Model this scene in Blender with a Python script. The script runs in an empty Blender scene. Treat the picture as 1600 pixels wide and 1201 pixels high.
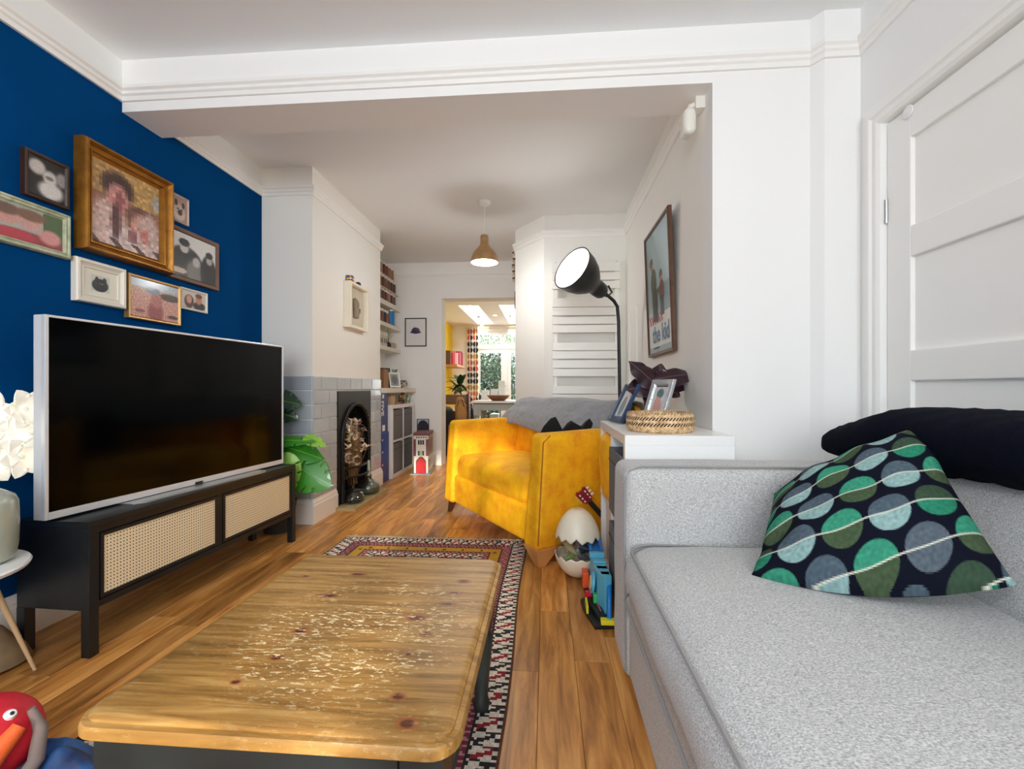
import bpy, bmesh, math, random
from mathutils import Vector, Matrix, noise
random.seed(7)
sc = bpy.context.scene
COL = sc.collection
R = math.radians

# ------------------------------------------------------------------ camera, world, light, exposure
cam = bpy.data.objects.new('camera', bpy.data.cameras.new('camera'))
COL.objects.link(cam)
cam.location = (0, 0, .95)
cam.rotation_euler = (R(90), 0, R(4.33))
cam.data.sensor_width = 36
cam.data.lens = 700 / 1600 * 36
cam.data.shift_y = 5.5 / 1600
cam.data.clip_start = .02
sc.camera = cam

wld = bpy.data.worlds.new('sky')
sc.world = wld
wld.use_nodes = True
bg = wld.node_tree.nodes['Background']
bg.inputs[0].default_value = (.86, .93, 1, 1)
bg.inputs[1].default_value = 1.3

def light(name, kind, loc, power, col=(1, 1, 1), rot=(0, 0, 0), size=None, size_y=None, radius=.03, spread=None, spot=None):
    d = bpy.data.lights.new(name, kind)
    d.energy = power
    d.color = col
    if kind == 'AREA':
        d.shape = 'RECTANGLE'; d.size = size; d.size_y = size_y or size
        if spread: d.spread = R(spread)
    elif kind == 'SUN':
        d.angle = R(1.2)
    else:
        d.shadow_soft_size = radius
        if spot: d.spot_size = R(spot); d.spot_blend = .8
    o = bpy.data.objects.new(name, d)
    o.location = loc; o.rotation_euler = rot
    COL.objects.link(o)
    return o
# daylight through the bay window behind the camera, the kitchen doors and the two rooflights
light('bay_window_daylight', 'AREA', (-.30, -2.50, 1.50), 76, (.88, .95, 1), (R(90), 0, 0), 2.3, 1.5)
light('front_fill_light', 'POINT', (-.35, -.55, 1.95), 26, (.93, .97, 1), radius=.16)  # fill light added behind the camera to lift the near ceiling and walls
light('kitchen_door_daylight', 'AREA', (-.45, 9.32, 1.15), 36, (1, .98, .95), (R(-90), 0, 0), 1.8, 2.0)
light('rooflight_daylight', 'AREA', (-1.22, 8.0, 2.50), 22, (.97, .98, 1), (0, 0, 0), .30, 2.0)
light('rooflight_daylight', 'AREA', (-.58, 8.0, 2.50), 22, (.97, .98, 1), (0, 0, 0), .30, 2.0)
SUN_AZ, SUN_EL = 5, 14
light('sun', 'SUN', (0, -6, 4), 5.0, (1, .93, .78), (R(90 - SUN_EL), 0, R(SUN_AZ)))
sc.view_settings.view_transform = 'Standard'
sc.view_settings.look = 'None'
sc.view_settings.gamma = 1
sc.view_settings.use_curve_mapping = False
sc.view_settings.exposure = .22
sc.cycles.max_bounces = 14
sc.cycles.diffuse_bounces = 12
sc.cycles.glossy_bounces = 4
sc.cycles.transparent_max_bounces = 12
sc.cycles.caustics_reflective = False
sc.cycles.caustics_refractive = False
sc.cycles.sample_clamp_indirect = 4

# ------------------------------------------------------------------ materials
def lin(c):
    return tuple(((x / 255) / 12.92 if x / 255 <= .04045 else ((x / 255 + .055) / 1.055) ** 2.4) for x in c[:3])
def L4(c): return lin(c) + (1,)
MATS = {}
def nodes(m):
    return m.node_tree.nodes, m.node_tree.links
def mat(name, col, rough=.5, metal=0, vary=None, bump=None, coat=0, sheen=0, spec=.5, emit=None, alpha=1, stretch=None):
    """vary=(scale, second colour[, contrast]); bump=(scale, strength)"""
    if name in MATS: return MATS[name]
    m = bpy.data.materials.new(name); MATS[name] = m
    m.use_nodes = True
    n, l = nodes(m)
    b = n['Principled BSDF']
    b.inputs['Base Color'].default_value = L4(col)
    b.inputs['Roughness'].default_value = rough
    b.inputs['Metallic'].default_value = metal
    b.inputs['Specular IOR Level'].default_value = spec
    b.inputs['Coat Weight'].default_value = coat
    b.inputs['Sheen Weight'].default_value = sheen
    b.inputs['Alpha'].default_value = alpha
    if emit:
        b.inputs['Emission Color'].default_value = L4(emit[0]); b.inputs['Emission Strength'].default_value = emit[1]
    if vary or bump:
        tc = n.new('ShaderNodeTexCoord'); src = tc.outputs['Object']
        if stretch:
            mp = n.new('ShaderNodeMapping'); mp.inputs['Scale'].default_value = stretch
            l.new(src, mp.inputs[0]); src = mp.outputs[0]
    if vary:
        t = n.new('ShaderNodeTexNoise'); t.inputs['Scale'].default_value = vary[0]; t.inputs['Detail'].default_value = 5
        l.new(src, t.inputs['Vector'])
        r = n.new('ShaderNodeValToRGB')
        k = vary[2] if len(vary) > 2 else .2
        r.color_ramp.elements[0].position = .5 - k; r.color_ramp.elements[1].position = .5 + k
        r.color_ramp.elements[0].color = L4(col); r.color_ramp.elements[1].color = L4(vary[1])
        l.new(t.outputs['Fac'], r.inputs[0]); l.new(r.outputs[0], b.inputs['Base Color'])
    if bump:
        t2 = n.new('ShaderNodeTexNoise'); t2.inputs['Scale'].default_value = bump[0]; t2.inputs['Detail'].default_value = 3
        l.new(src, t2.inputs['Vector'])
        bp = n.new('ShaderNodeBump'); bp.inputs['Strength'].default_value = bump[1]; bp.inputs['Distance'].default_value = .004
        l.new(t2.outputs['Fac'], bp.inputs['Height']); l.new(bp.outputs[0], b.inputs['Normal'])
    return m
def attr_mat(name, rough=.6, coat=0, bump=None, spec=.5, sheen=0):
    if name in MATS: return MATS[name]
    m = mat(name, (128, 128, 128), rough, coat=coat, bump=bump, spec=spec, sheen=sheen)
    n, l = nodes(m)
    a = n.new('ShaderNodeAttribute'); a.attribute_name = 'Col'
    l.new(a.outputs['Color'], n['Principled BSDF'].inputs['Base Color'])
    return m
def glass_mat(name, tint=(255, 255, 255), gloss=.05, rough=.02, edge=.6):
    if name in MATS: return MATS[name]
    m = bpy.data.materials.new(name); MATS[name] = m; m.use_nodes = True
    n, l = nodes(m); n.remove(n['Principled BSDF'])
    t = n.new('ShaderNodeBsdfTransparent'); t.inputs[0].default_value = L4(tint)
    g = n.new('ShaderNodeBsdfGlossy'); g.inputs['Roughness'].default_value = rough
    f = n.new('ShaderNodeLayerWeight'); f.inputs['Blend'].default_value = .5
    pw = n.new('ShaderNodeMath'); pw.operation = 'POWER'; pw.inputs[1].default_value = 4.5
    mu = n.new('ShaderNodeMath'); mu.operation = 'MULTIPLY_ADD'; mu.inputs[1].default_value = edge; mu.inputs[2].default_value = gloss
    mx = n.new('ShaderNodeMixShader')
    l.new(f.outputs['Facing'], pw.inputs[0]); l.new(pw.outputs[0], mu.inputs[0]); l.new(mu.outputs[0], mx.inputs[0])
    l.new(t.outputs[0], mx.inputs[1]); l.new(g.outputs[0], mx.inputs[2])
    l.new(mx.outputs[0], n['Material Output'].inputs[0])
    return m

WALL = mat('wall_paint', (240, 240, 238), .75, bump=(160, .06), spec=.25)
WARM = mat('warm_wall_paint', (239, 238, 232), .75, bump=(160, .06), spec=.25)
CEIL = mat('ceiling_paint', (238, 241, 242), .85, bump=(120, .08), spec=.2)
BLUE = mat('navy_wall_paint', (0, 60, 112), .8, vary=(3, (0, 66, 124), .3), bump=(220, .10), spec=.03)
TRIM = mat('gloss_white_paint', (242, 241, 237), .35, bump=(60, .03))
WHITE = mat('white_laminate', (238, 238, 236), .35)
YELLOWWALL = mat('yellow_wall_paint', (232, 196, 20), .7)
BLACK = mat('black_paint', (14, 17, 19), .38, vary=(9, (24, 29, 31), .2), bump=(50, .04))
BLACKT = mat('worn_black_paint', (18, 24, 26), .40, vary=(7, (34, 42, 44), .25), bump=(50, .05))
DARK = mat('dark_void', (8, 8, 8), .8)
IRON = mat('cast_iron', (20, 21, 22), .42, metal=.3, bump=(90, .25))
CHROME = mat('brushed_silver', (205, 208, 208), .28, metal=.85)
BRASS = mat('brushed_brass', (192, 154, 112), .36, metal=.65, vary=(30, (164, 126, 84), .3))
PINEWOOD = mat('pale_wood', (206, 150, 88), .45, vary=(14, (184, 124, 64), .3), stretch=(1, 1, .15))
DARKWOOD = mat('dark_wood', (78, 44, 24), .4, vary=(18, (52, 28, 16), .3))
GLASS = glass_mat('clear_glass')
PANE = glass_mat('frame_glass', gloss=.015, rough=.12, edge=.12)
PRINT = attr_mat('photo_print', .45)
GREYFELT = mat('grey_felt', (120, 121, 127), .9, vary=(60, (100, 101, 107), .3), bump=(300, .3))

# ------------------------------------------------------------------ mesh builder
class M:
    def __init__(s): s.v = []; s.f = []; s.mi = []; s.c = []
    def face(s, idx, mi=0, c=None): s.f.append(tuple(idx)); s.mi.append(mi); s.c.append(c)
    def poly(s, pts, mi=0, c=None):
        b = len(s.v); s.v += [tuple(p) for p in pts]; s.face(range(b, b + len(pts)), mi, c); return s
    def box(s, x0, y0, z0, x1, y1, z1, mi=0, c=None):
        b = len(s.v)
        s.v += [(x0, y0, z0), (x1, y0, z0), (x1, y1, z0), (x0, y1, z0), (x0, y0, z1), (x1, y0, z1), (x1, y1, z1), (x0, y1, z1)]
        for q in ((0, 3, 2, 1), (4, 5, 6, 7), (0, 1, 5, 4), (1, 2, 6, 5), (2, 3, 7, 6), (3, 0, 4, 7)):
            s.face([b + i for i in q], mi, c)
        return s
    def taper(s, cx, cy, z0, z1, b0, b1, mi=0):
        """box whose bottom half-sizes b0=(x,y) and top half-sizes b1, optional centre shift in b0[2:]"""
        b = len(s.v)
        ox, oy = (b0[2], b0[3]) if len(b0) > 2 else (0, 0)
        for (hx, hy), z, dx, dy in ((b0[:2], z0, ox, oy), (b1[:2], z1, 0, 0)):
            s.v += [(cx + dx - hx, cy + dy - hy, z), (cx + dx + hx, cy + dy - hy, z), (cx + dx + hx, cy + dy + hy, z), (cx + dx - hx, cy + dy + hy, z)]
        for q in ((0, 3, 2, 1), (4, 5, 6, 7), (0, 1, 5, 4), (1, 2, 6, 5), (2, 3, 7, 6), (3, 0, 4, 7)):
            s.face([b + i for i in q], mi)
        return s
    def ring_skin(s, rings, closed=True, caps=True, mi=0, c=None, wrap=False):
        n = len(rings[0]); b = len(s.v)
        for r in rings: s.v += [tuple(p) for p in r]
        m = len(rings)
        for i in range(m if wrap else m - 1):
            i2 = (i + 1) % m
            for j in range(n if closed else n - 1):
                k = (j + 1) % n
                s.face((b + i * n + j, b + i * n + k, b + i2 * n + k, b + i2 * n + j), mi, c)
        if caps and closed and not wrap:
            s.face([b + j for j in range(n)][::-1], mi, c)
            s.face([b + (m - 1) * n + j for j in range(n)], mi, c)
        return s
    def lathe(s, prof, n=24, o=(0, 0, 0), mat4=None, mi=0, caps=True, arc=None):
        rings = []
        for r, z in prof:
            r = max(r, 1e-4)
            ring = []
            for k in range(n):
                a = 2 * math.pi * k / n
                p = Vector((r * math.cos(a), r * math.sin(a), z))
                if mat4: p = mat4 @ p
                ring.append((p.x + o[0], p.y + o[1], p.z + o[2]))
            rings.append(ring)
        return s.ring_skin(rings, True, caps, mi)
    def tube(s, pts, rad, n=8, mi=0, caps=True):
        pts = [Vector(p) for p in pts]
        rings = []; up = None
        for i, p in enumerate(pts):
            t = (pts[min(i + 1, len(pts) - 1)] - pts[max(i - 1, 0)]).normalized()
            if up is None:
                up = Vector((0, 0, 1)) if abs(t.z) < .9 else Vector((1, 0, 0))
            a = t.cross(up); a.normalize(); up = a.cross(t).normalized()
            r = rad[i] if isinstance(rad, (list, tuple)) else rad
            rings.append([p + (a * math.cos(2 * math.pi * k / n) + up * math.sin(2 * math.pi * k / n)) * r for k in range(n)])
        return s.ring_skin(rings, True, caps, mi)
    def sweep(s, path, prof, mi=0, side=1):
        """path: list of (x,y); prof: closed loop of (offset to the right of travel, z)"""
        P = [Vector((p[0], p[1])) for p in path]; rings = []
        for i, p in enumerate(P):
            d0 = (P[i] - P[i - 1]).normalized() if i else None
            d1 = (P[i + 1] - P[i]).normalized() if i < len(P) - 1 else None
            n0 = Vector((d0.y, -d0.x)) if d0 else None
            n1 = Vector((d1.y, -d1.x)) if d1 else None
            if n0 is None: m = n1
            elif n1 is None: m = n0
            else:
                m = n0 + n1; m /= max(m.dot(n0), .2)
            rings.append([(p.x + m.x * o * side, p.y + m.y * o * side, z) for o, z in prof])
        return s.ring_skin(rings, True, True, mi)
    def prism(s, poly, z0, z1, mi=0, axis='z'):
        def mp(x, y, z): return (x, y, z) if axis == 'z' else ((x, z, y) if axis == 'y' else (z, x, y))
        b = len(s.v); n = len(poly)
        s.v += [mp(x, y, z0) for x, y in poly] + [mp(x, y, z1) for x, y in poly]
        s.face([b + i for i in range(n)][::-1], mi); s.face([b + n + i for i in range(n)], mi)
        for i in range(n): s.face((b + i, b + (i + 1) % n, b + n + (i + 1) % n, b + n + i), mi)
        return s
    def grid(s, fn, nu, nv, mi=0, col=None, keep=None):
        b = len(s.v)
        for j in range(nv + 1):
            for i in range(nu + 1): s.v.append(tuple(fn(i / nu, j / nv)))
        for j in range(nv):
            for i in range(nu):
                u, v = (i + .5) / nu, (j + .5) / nv
                if keep and not keep(u, v): continue
                a = b + j * (nu + 1) + i
                s.face((a, a + 1, a + nu + 2, a + nu + 1), mi, col(u, v) if col else None)
        return s
    def add(s, o, m4=None, mi=None):
        b = len(s.v)
        s.v += [tuple(m4 @ Vector(p)) if m4 else p for p in o.v]
        for f, m, c in zip(o.f, o.mi, o.c): s.face([b + i for i in f], m if mi is None else mi, c)
        return s
    def warp(s, fn):
        s.v = [tuple(fn(Vector(p))) for p in s.v]; return s
    def build(s, name, mats, parent=None, smooth=0, bevel=0, seg=2, loc=None, rot=None, weld=0, subsurf=0, recalc=True, solid=0):
        me = bpy.data.meshes.new(name)
        me.from_pydata(s.v, [], s.f)
        if not isinstance(mats, (list, tuple)): mats = [mats]
        for m in mats: me.materials.append(m)
        for p, k in zip(me.polygons, s.mi): p.material_index = k
        if any(c is not None for c in s.c):
            at = me.color_attributes.new('Col', 'FLOAT_COLOR', 'CORNER')
            buf = []
            for p in me.polygons:
                c = s.c[p.index] or (.5, .5, .5)
                for _ in p.loop_indices: buf += [c[0], c[1], c[2], 1]
            at.data.foreach_set('color', buf)
        if bevel or weld or recalc:
            bm = bmesh.new(); bm.from_mesh(me)
            if weld: bmesh.ops.remove_doubles(bm, verts=bm.verts, dist=weld)
            if recalc: bmesh.ops.recalc_face_normals(bm, faces=bm.faces)
            if bevel:
                es = [e for e in bm.edges if len(e.link_faces) == 2 and e.calc_face_angle() > R(28)]
                bmesh.ops.bevel(bm, geom=es, offset=bevel, segments=seg, affect='EDGES', profile=.6, clamp_overlap=True)
            bm.to_mesh(me); bm.free()
        if smooth:
            me.shade_smooth(); me.set_sharp_from_angle(angle=R(smooth))
        o = bpy.data.objects.new(name, me); COL.objects.link(o)
        if parent: o.parent = parent
        if loc is not None: o.location = loc
        if rot is not None: o.rotation_euler = rot
        if subsurf:
            md = o.modifiers.new('subsurf', 'SUBSURF'); md.levels = md.render_levels = subsurf
        if solid:
            md = o.modifiers.new('solid', 'SOLIDIFY'); md.thickness = solid; md.offset = 0
        return o
def tag(o, label=None, cat=None, group=None, kind=None):
    if label: o['label'] = label
    if cat: o['category'] = cat
    if group: o['group'] = group
    if kind: o['kind'] = kind
    return o
def thing(name, label, cat, loc=(0, 0, 0), rz=0, group=None):
    o = bpy.data.objects.new(name, None); COL.objects.link(o)
    o.empty_display_size = .05; o.location = loc; o.rotation_euler = (0, 0, R(rz))
    return tag(o, label, cat, group)
def struct(name, mb, m, parent=None, **k):
    o = mb.build(name, m, parent, **k)
    if not parent: o['kind'] = 'structure'
    return o
def copy_obj(o, parent=None):
    c = o.copy(); COL.objects.link(c)
    if parent: c.parent = parent
    return c
def dup(root, loc, rz=None, label=None):
    r = root.copy(); COL.objects.link(r); r.location = loc
    if rz is not None: r.rotation_euler = (0, 0, R(rz))
    if label: r['label'] = label
    for ch in list(root.children):
        c = copy_obj(ch, r)
        for g in ch.children: copy_obj(g, c)
    return r
def rbox(hx, hy, hz, r, bulge=(0, 0, 0), n=10, wob=0, seed=0):
    """rounded soft box centred on the origin, faces bulged outward"""
    rr = min(r, hx, hy, hz)
    def coords(h):
        inner = h - rr
        ts = [0, .268, .577, 1]
        mid = [(-1 + 2 * i / n) * inner for i in range(n + 1)]
        return [-inner - rr * t for t in ts[:0:-1]] + mid + [inner + rr * t for t in ts[1:]]
    H = (hx, hy, hz); cs = [coords(h) for h in H]
    m = M()
    def fin(p):
        q = [max(-(H[i] - rr), min(H[i] - rr, p[i])) for i in range(3)]
        d = Vector([p[i] - q[i] for i in range(3)])
        if d.length > 1e-9: d = d.normalized() * rr
        out = Vector(q) + d
        sgn = [0, 0, 0]
        for a in range(3):
            if bulge[a]:
                b, c = (a + 1) % 3, (a + 2) % 3
                k = max(0, 1 - (out[b] / H[b]) ** 2) * max(0, 1 - (out[c] / H[c]) ** 2)
                sgn[a] = bulge[a] * (k ** .6) * (out[a] / H[a])
        out = out + Vector(sgn)
        if wob: out += noise.noise_vector(out * 6 + Vector((seed, 0, 0))) * wob
        return out
    for a in range(3):
        b, c = (a + 1) % 3, (a + 2) % 3
        for sg in (-1, 1):
            base = len(m.v)
            for u in cs[b]:
                for w in cs[c]:
                    p = [0, 0, 0]; p[a] = sg * H[a]; p[b] = u; p[c] = w
                    m.v.append(tuple(fin(p)))
            nb, nc = len(cs[b]), len(cs[c])
            for i in range(nb - 1):
                for j in range(nc - 1):
                    q = (base + i * nc + j, base + (i + 1) * nc + j, base + (i + 1) * nc + j + 1, base + i * nc + j + 1)
                    m.face(q if sg > 0 else q[::-1])
    return m
def T3(x, y, z): return Matrix.Translation((x, y, z))
def RX(a): return Matrix.Rotation(R(a), 4, 'X')
def RY(a): return Matrix.Rotation(R(a), 4, 'Y')
def RZ(a): return Matrix.Rotation(R(a), 4, 'Z')
def text_mesh(name, txt, size, m, parent, m4, depth=.0006, bold=0):
    cu = bpy.data.curves.new('lettering', 'FONT'); cu.body = txt; cu.size = size; cu.align_x = 'CENTER'; cu.align_y = 'CENTER'
    cu.extrude = depth; cu.offset = bold; cu.resolution_u = 3
    t = bpy.data.objects.new('lettering', cu); COL.objects.link(t)
    dg = bpy.context.evaluated_depsgraph_get()
    me = bpy.data.meshes.new_from_object(t.evaluated_get(dg)); me.name = name
    bpy.data.objects.remove(t)
    me.transform(m4); me.materials.clear(); me.materials.append(m)
    o = bpy.data.objects.new(name, me); COL.objects.link(o); o.parent = parent
    return o

# ------------------------------------------------------------------ the room shell
XL, XR, XM, YB, YF, H = -2.0, 1.28, .71, -2.6, 5.45, 2.5
wl = M().box(XL - .1, YB, 0, XL, 3.02, 2.315, 0).box(XL - .1, YB, 2.315, XL, 3.02, H, 1)
struct('wall_left', wl, [BLUE, WALL])
struct('wall_alcove', M().box(XL - .1, 4.31, 0, XL, 5.7, H), WALL)
struct('wall_far', M().box(XL, YF, 0, -1.284, 5.68, H).box(-1.284, YF, 2.055, -.20, 5.68, H).box(-.20, YF, 0, .4, 5.68, H), WALL)
struct('wall_cupboard', M().prism([(-.30, 4.40), (-.017, 4.04), (.71, 4.04), (.71, 5.45), (-.30, 5.45)], 0, H), WARM)
struct('wall_middle_right', M().box(XM, 2.10, 0, XM + .12, 4.04, H), WARM)
struct('wall_nib', M().box(XM, 1.975, 0, XR + .1, 2.10, H).prism([(1.108, 1.975), (1.140, 1.93), (XR + .1, 1.93), (XR + .1, 1.975)], 0, H), WALL)
struct('wall_beam', M().box(XL, 1.975, 2.255, XM, 2.195, H), WALL)
struct('wall_right', M().box(XR, YB, 0, XR + .1, 1.03, H).box(XR, 1.81, 0, XR + .1, 1.93, H).box(XR, 1.03, 1.958, XR + .1, 1.81, H), WALL)
struct('wall_back', M().box(XL - .1, YB - .15, 0, -1.45, YB, H).box(.85, YB - .15, 0, XR + .1, YB, H)
       .box(-1.45, YB - .15, 0, .85, YB, .75).box(-1.45, YB - .15, 2.25, .85, YB, H), WALL)
struct('ceiling', M().box(XL - .1, YB - .15, H, XR + .1, 5.68, H + .1), CEIL)
# bay window behind the camera
wn = struct('window_1', M().box(-1.45, YB - .10, .75, .85, YB - .04, .81).box(-1.45, YB - .10, 2.19, .85, YB - .04, 2.25), TRIM)
for x in (-1.45, -.70, .04, .79):
    M().box(x, YB - .10, .81, x + .06, YB - .04, 2.19).build('window_frame', TRIM, wn)
for x in (-1.39, -.64, .10):
    M().box(x, YB - .075, .81, x + .69, YB - .069, 2.19).build('pane', GLASS, wn)
# chimney breast with its fire opening
br = struct('wall_chimney', M().box(XL, 3.02, 0, -1.63, 3.40, H).box(XL, 4.01, 0, -1.63, 4.31, H).box(XL, 3.40, .88, -1.63, 4.01, H).box(XL, 3.40, 0, -1.93, 4.01, .88), WARM)
# picture rails
RAIL = [(0, 2.300), (.012, 2.300), (.016, 2.318), (.024, 2.325), (.024, 2.338), (.034, 2.346), (.036, 2.360), (0, 2.360)]
near = [(XL, YB), (XL, 1.975), (1.108, 1.975), (1.140, 1.93), (XR, 1.93), (XR, YB)]
mid = [(XL, 2.195), (XL, 3.02), (-1.63, 3.02), (-1.63, 4.31), (XL, 4.31), (XL, YF), (-.30, YF), (-.30, 4.40), (-.017, 4.04), (XM, 4.04), (XM, 2.195)]
struct('trim_1', M().sweep(near, RAIL), TRIM, smooth=25)
struct('trim_2', M().sweep(mid, [(o * .8, z) for o, z in RAIL]), TRIM, smooth=25)
# skirting boards
SK = [(0, 0), (.020, 0), (.020, .125), (.015, .135), (.015, .145), (.007, .160), (.005, .172), (0, .172)]
struct('baseboard_left', M().sweep([(XL, YB), (XL, 3.02), (-1.63, 3.02), (-1.63, 3.372)], SK), TRIM, smooth=25)
struct('baseboard_far', M().sweep([(-1.63, 4.036), (-1.63, 4.31), (XL, 4.31), (XL, YF), (-1.284, YF)], SK), TRIM, smooth=25)
struct('baseboard_right', M().sweep([(-.20, YF), (-.30, YF), (-.30, 4.40), (-.017, 4.04), (XM, 4.04), (XM, 1.975), (1.108, 1.975), (1.140, 1.93), (XR, 1.93), (XR, 1.90)], SK), TRIM, smooth=25)

# floor of separate laminate strips
fm = mat('laminate_floor', (170, 112, 60), .34, spec=.5)
def floor_material(m):
    n, l = nodes(m); b = n['Principled BSDF']
    g = n.new('ShaderNodeNewGeometry'); oi = n.new('ShaderNodeObjectInfo')
    mul = n.new('ShaderNodeMath'); mul.operation = 'MULTIPLY'; mul.inputs[1].default_value = 37
    l.new(oi.outputs['Random'], mul.inputs[0])
    cx = n.new('ShaderNodeCombineXYZ'); l.new(mul.outputs[0], cx.inputs[1]); l.new(mul.outputs[0], cx.inputs[2])
    ad = n.new('ShaderNodeVectorMath'); ad.operation = 'ADD'; l.new(g.outputs['Position'], ad.inputs[0]); l.new(cx.outputs[0], ad.inputs[1])
    mp = n.new('ShaderNodeMapping'); mp.inputs['Scale'].default_value = (16, 1.6, 1); l.new(ad.outputs[0], mp.inputs[0])
    t = n.new('ShaderNodeTexNoise'); t.inputs['Scale'].default_value = 1.6; t.inputs['Detail'].default_value = 7; t.inputs['Roughness'].default_value = .62; t.inputs['Distortion'].default_value = .6
    l.new(mp.outputs[0], t.inputs['Vector'])
    r = n.new('ShaderNodeValToRGB'); e = r.color_ramp.elements
    e[0].position = .28; e[0].color = L4((130, 80, 34)); e[1].position = .72; e[1].color = L4((236, 178, 102))
    k = e.new(.50); k.color = L4((200, 136, 66))
    l.new(t.outputs['Fac'], r.inputs[0])
    # each strip its own tone
    hs = n.new('ShaderNodeHueSaturation')
    mr = n.new('ShaderNodeMapRange'); mr.inputs['To Min'].default_value = .62; mr.inputs['To Max'].default_value = 1.22
    l.new(oi.outputs['Random'], mr.inputs[0]); l.new(mr.outputs[0], hs.inputs['Value']); l.new(r.outputs[0], hs.inputs['Color'])
    # dark flecks and knots
    mp2 = n.new('ShaderNodeMapping'); mp2.inputs['Scale'].default_value = (9, 2.2, 1); l.new(ad.outputs[0], mp2.inputs[0])
    t2 = n.new('ShaderNodeTexNoise'); t2.inputs['Scale'].default_value = 1.4; t2.inputs['Detail'].default_value = 4; l.new(mp2.outputs[0], t2.inputs['Vector'])
    r2 = n.new('ShaderNodeValToRGB'); r2.color_ramp.elements[0].position = .66; r2.color_ramp.elements[1].position = .80
    l.new(t2.outputs['Fac'], r2.inputs[0])
    mx = n.new('ShaderNodeMix'); mx.data_type = 'RGBA'; mx.inputs[7].default_value = L4((72, 36, 14))
    l.new(r2.outputs[0], mx.inputs[0]); l.new(hs.outputs[0], mx.inputs[6])
    l.new(mx.outputs[2], b.inputs['Base Color'])
    bp = n.new('ShaderNodeBump'); bp.inputs['Strength'].default_value = .08; bp.inputs['Distance'].default_value = .002
    l.new(t.outputs['Fac'], bp.inputs['Height']); l.new(bp.outputs[0], b.inputs['Normal'])
floor_material(fm)
fl = struct('floor', M().box(XL - .1, YB - .15, -.06, XR + .1, 5.70, -.006), mat('floor_gap', (60, 36, 18), .8))
def plank_mesh(ln, w):
    m = M(); c = .0012
    m.v += [(-w / 2, 0, -.006), (w / 2, 0, -.006), (w / 2, ln, -.006), (-w / 2, ln, -.006), (-w / 2, 0, -c), (w / 2, 0, -c), (w / 2, ln, -c), (-w / 2, ln, -c),
            (-w / 2 + c, c, 0), (w / 2 - c, c, 0), (w / 2 - c, ln - c, 0), (-w / 2 + c, ln - c, 0)]
    for q in ((0, 1, 5, 4), (1, 2, 6, 5), (2, 3, 7, 6), (3, 0, 4, 7), (4, 5, 9, 8), (5, 6, 10, 9), (6, 7, 11, 10), (7, 4, 8, 11), (8, 9, 10, 11)): m.face(q)
    return m
rnd = random.Random(3)
PW = .1235; LENS = [.55, .8, 1.05, 1.3]
proto = {}
x = XL
while x < XR - .001:
    w = min(PW, XR - x); y = YB - rnd.random() * .8
    while y < 5.68:
        ln = rnd.choice(LENS); y1 = y + ln
        yc = max(y, YB)
        ln2 = min(y1, 5.68) - yc
        if y1 > YB + .1 and ln2 > .02:
            key = (round(ln2, 3), round(w, 3))
            if key not in proto:
                o = plank_mesh(ln2 - .0008, w - .0008).build('plank', fm, fl, recalc=False); proto[key] = o
            else: o = copy_obj(proto[key], fl)
            o.location = (x + w / 2, yc, 0)
        y = y1
    x += PW

# metro tiles on the chimney breast
TILE = mat('grey_glazed_tile', (168, 179, 187), .16, vary=(5, (184, 193, 200), .3), bump=(9, .10), coat=.4)
def tile_mesh(w, h):
    m = M(); c = .004; d = .009
    m.v += [(0, 0, 0), (w, 0, 0), (w, 0, h), (0, 0, h), (0, -d + c, 0), (w, -d + c, 0), (w, -d + c, h), (0, -d + c, h), (c, -d, c), (w - c, -d, c), (w - c, -d, h - c), (c, -d, h - c)]
    for q in ((0, 1, 5, 4), (1, 2, 6, 5), (2, 3, 7, 6), (3, 0, 4, 7), (4, 5, 9, 8), (5, 6, 10, 9), (6, 7, 11, 10), (7, 4, 8, 11), (8, 9, 10, 11)): m.face(q)
    return m
def tile(w, h, loc, rz):
    k = ('t', round(w, 3), round(h, 3))
    if k not in proto: o = proto[k] = tile_mesh(w, h).build('tile', TILE, br, recalc=False)
    else: o = copy_obj(proto[k], br)
    o.location = loc; o.rotation_euler = (0, 0, R(rz))
ROW, G = .1025, .0058
ztop = 1.033
struct_g = M().box(-1.63, 3.02, .17, -1.6275, 3.376, ztop).box(-1.63, 4.034, .17, -1.6275, 4.31, ztop).box(-1.63, 3.376, .93, -1.6275, 4.034, ztop).box(XL, 3.0175, .17, -1.6275, 3.02, ztop)
struct_g.build('grout', mat('white_grout', (248, 248, 246), .8), br)
TW = .232
for r_ in range(9):
    z1 = ztop - r_ * ROW; z0 = max(z1 - ROW + G, .174)
    if z1 - z0 < .01: continue
    hgt = z1 - z0
    # side face (towards the camera)
    xs = [-1.632, -1.865, XL] if r_ % 2 == 0 else [-1.632, -1.75, -1.985, XL]
    xs = [-1.627, -1.627 - .28, XL]
    for a, b in zip(xs, xs[1:]):
        tile(abs(a - b) - G, hgt, (b + G, 3.0175, z0), 0)
    # front face
    segs = [(3.0175, 3.376), (4.034, 4.31)] if r_ else [(3.0175, 4.31)]
    for s0, s1 in segs:
        if r_ == 0: ys = [s0, s0 + .115, s0 + .36, s0 + .60, s0 + .82, s0 + 1.05, s1]
        elif s0 < 3.5: ys = [s0, s0 + .235, s1] if r_ % 2 else [s0, s0 + .115, s1]
        else: ys = [s0, s0 + .10, s1] if r_ % 2 else [s0, s0 + .165, s1]
        for a, b in zip(ys, ys[1:]): tile(b - a - G, hgt, (-1.6275, a, z0), 90)
struct('trim_3', M().box(-1.645, 3.330, 0, -1.455, 4.03, .028), mat('buff_stone', (196, 176, 128), .6, vary=(30, (170, 146, 98), .3), bump=(70, .2)), bevel=.003)

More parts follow.
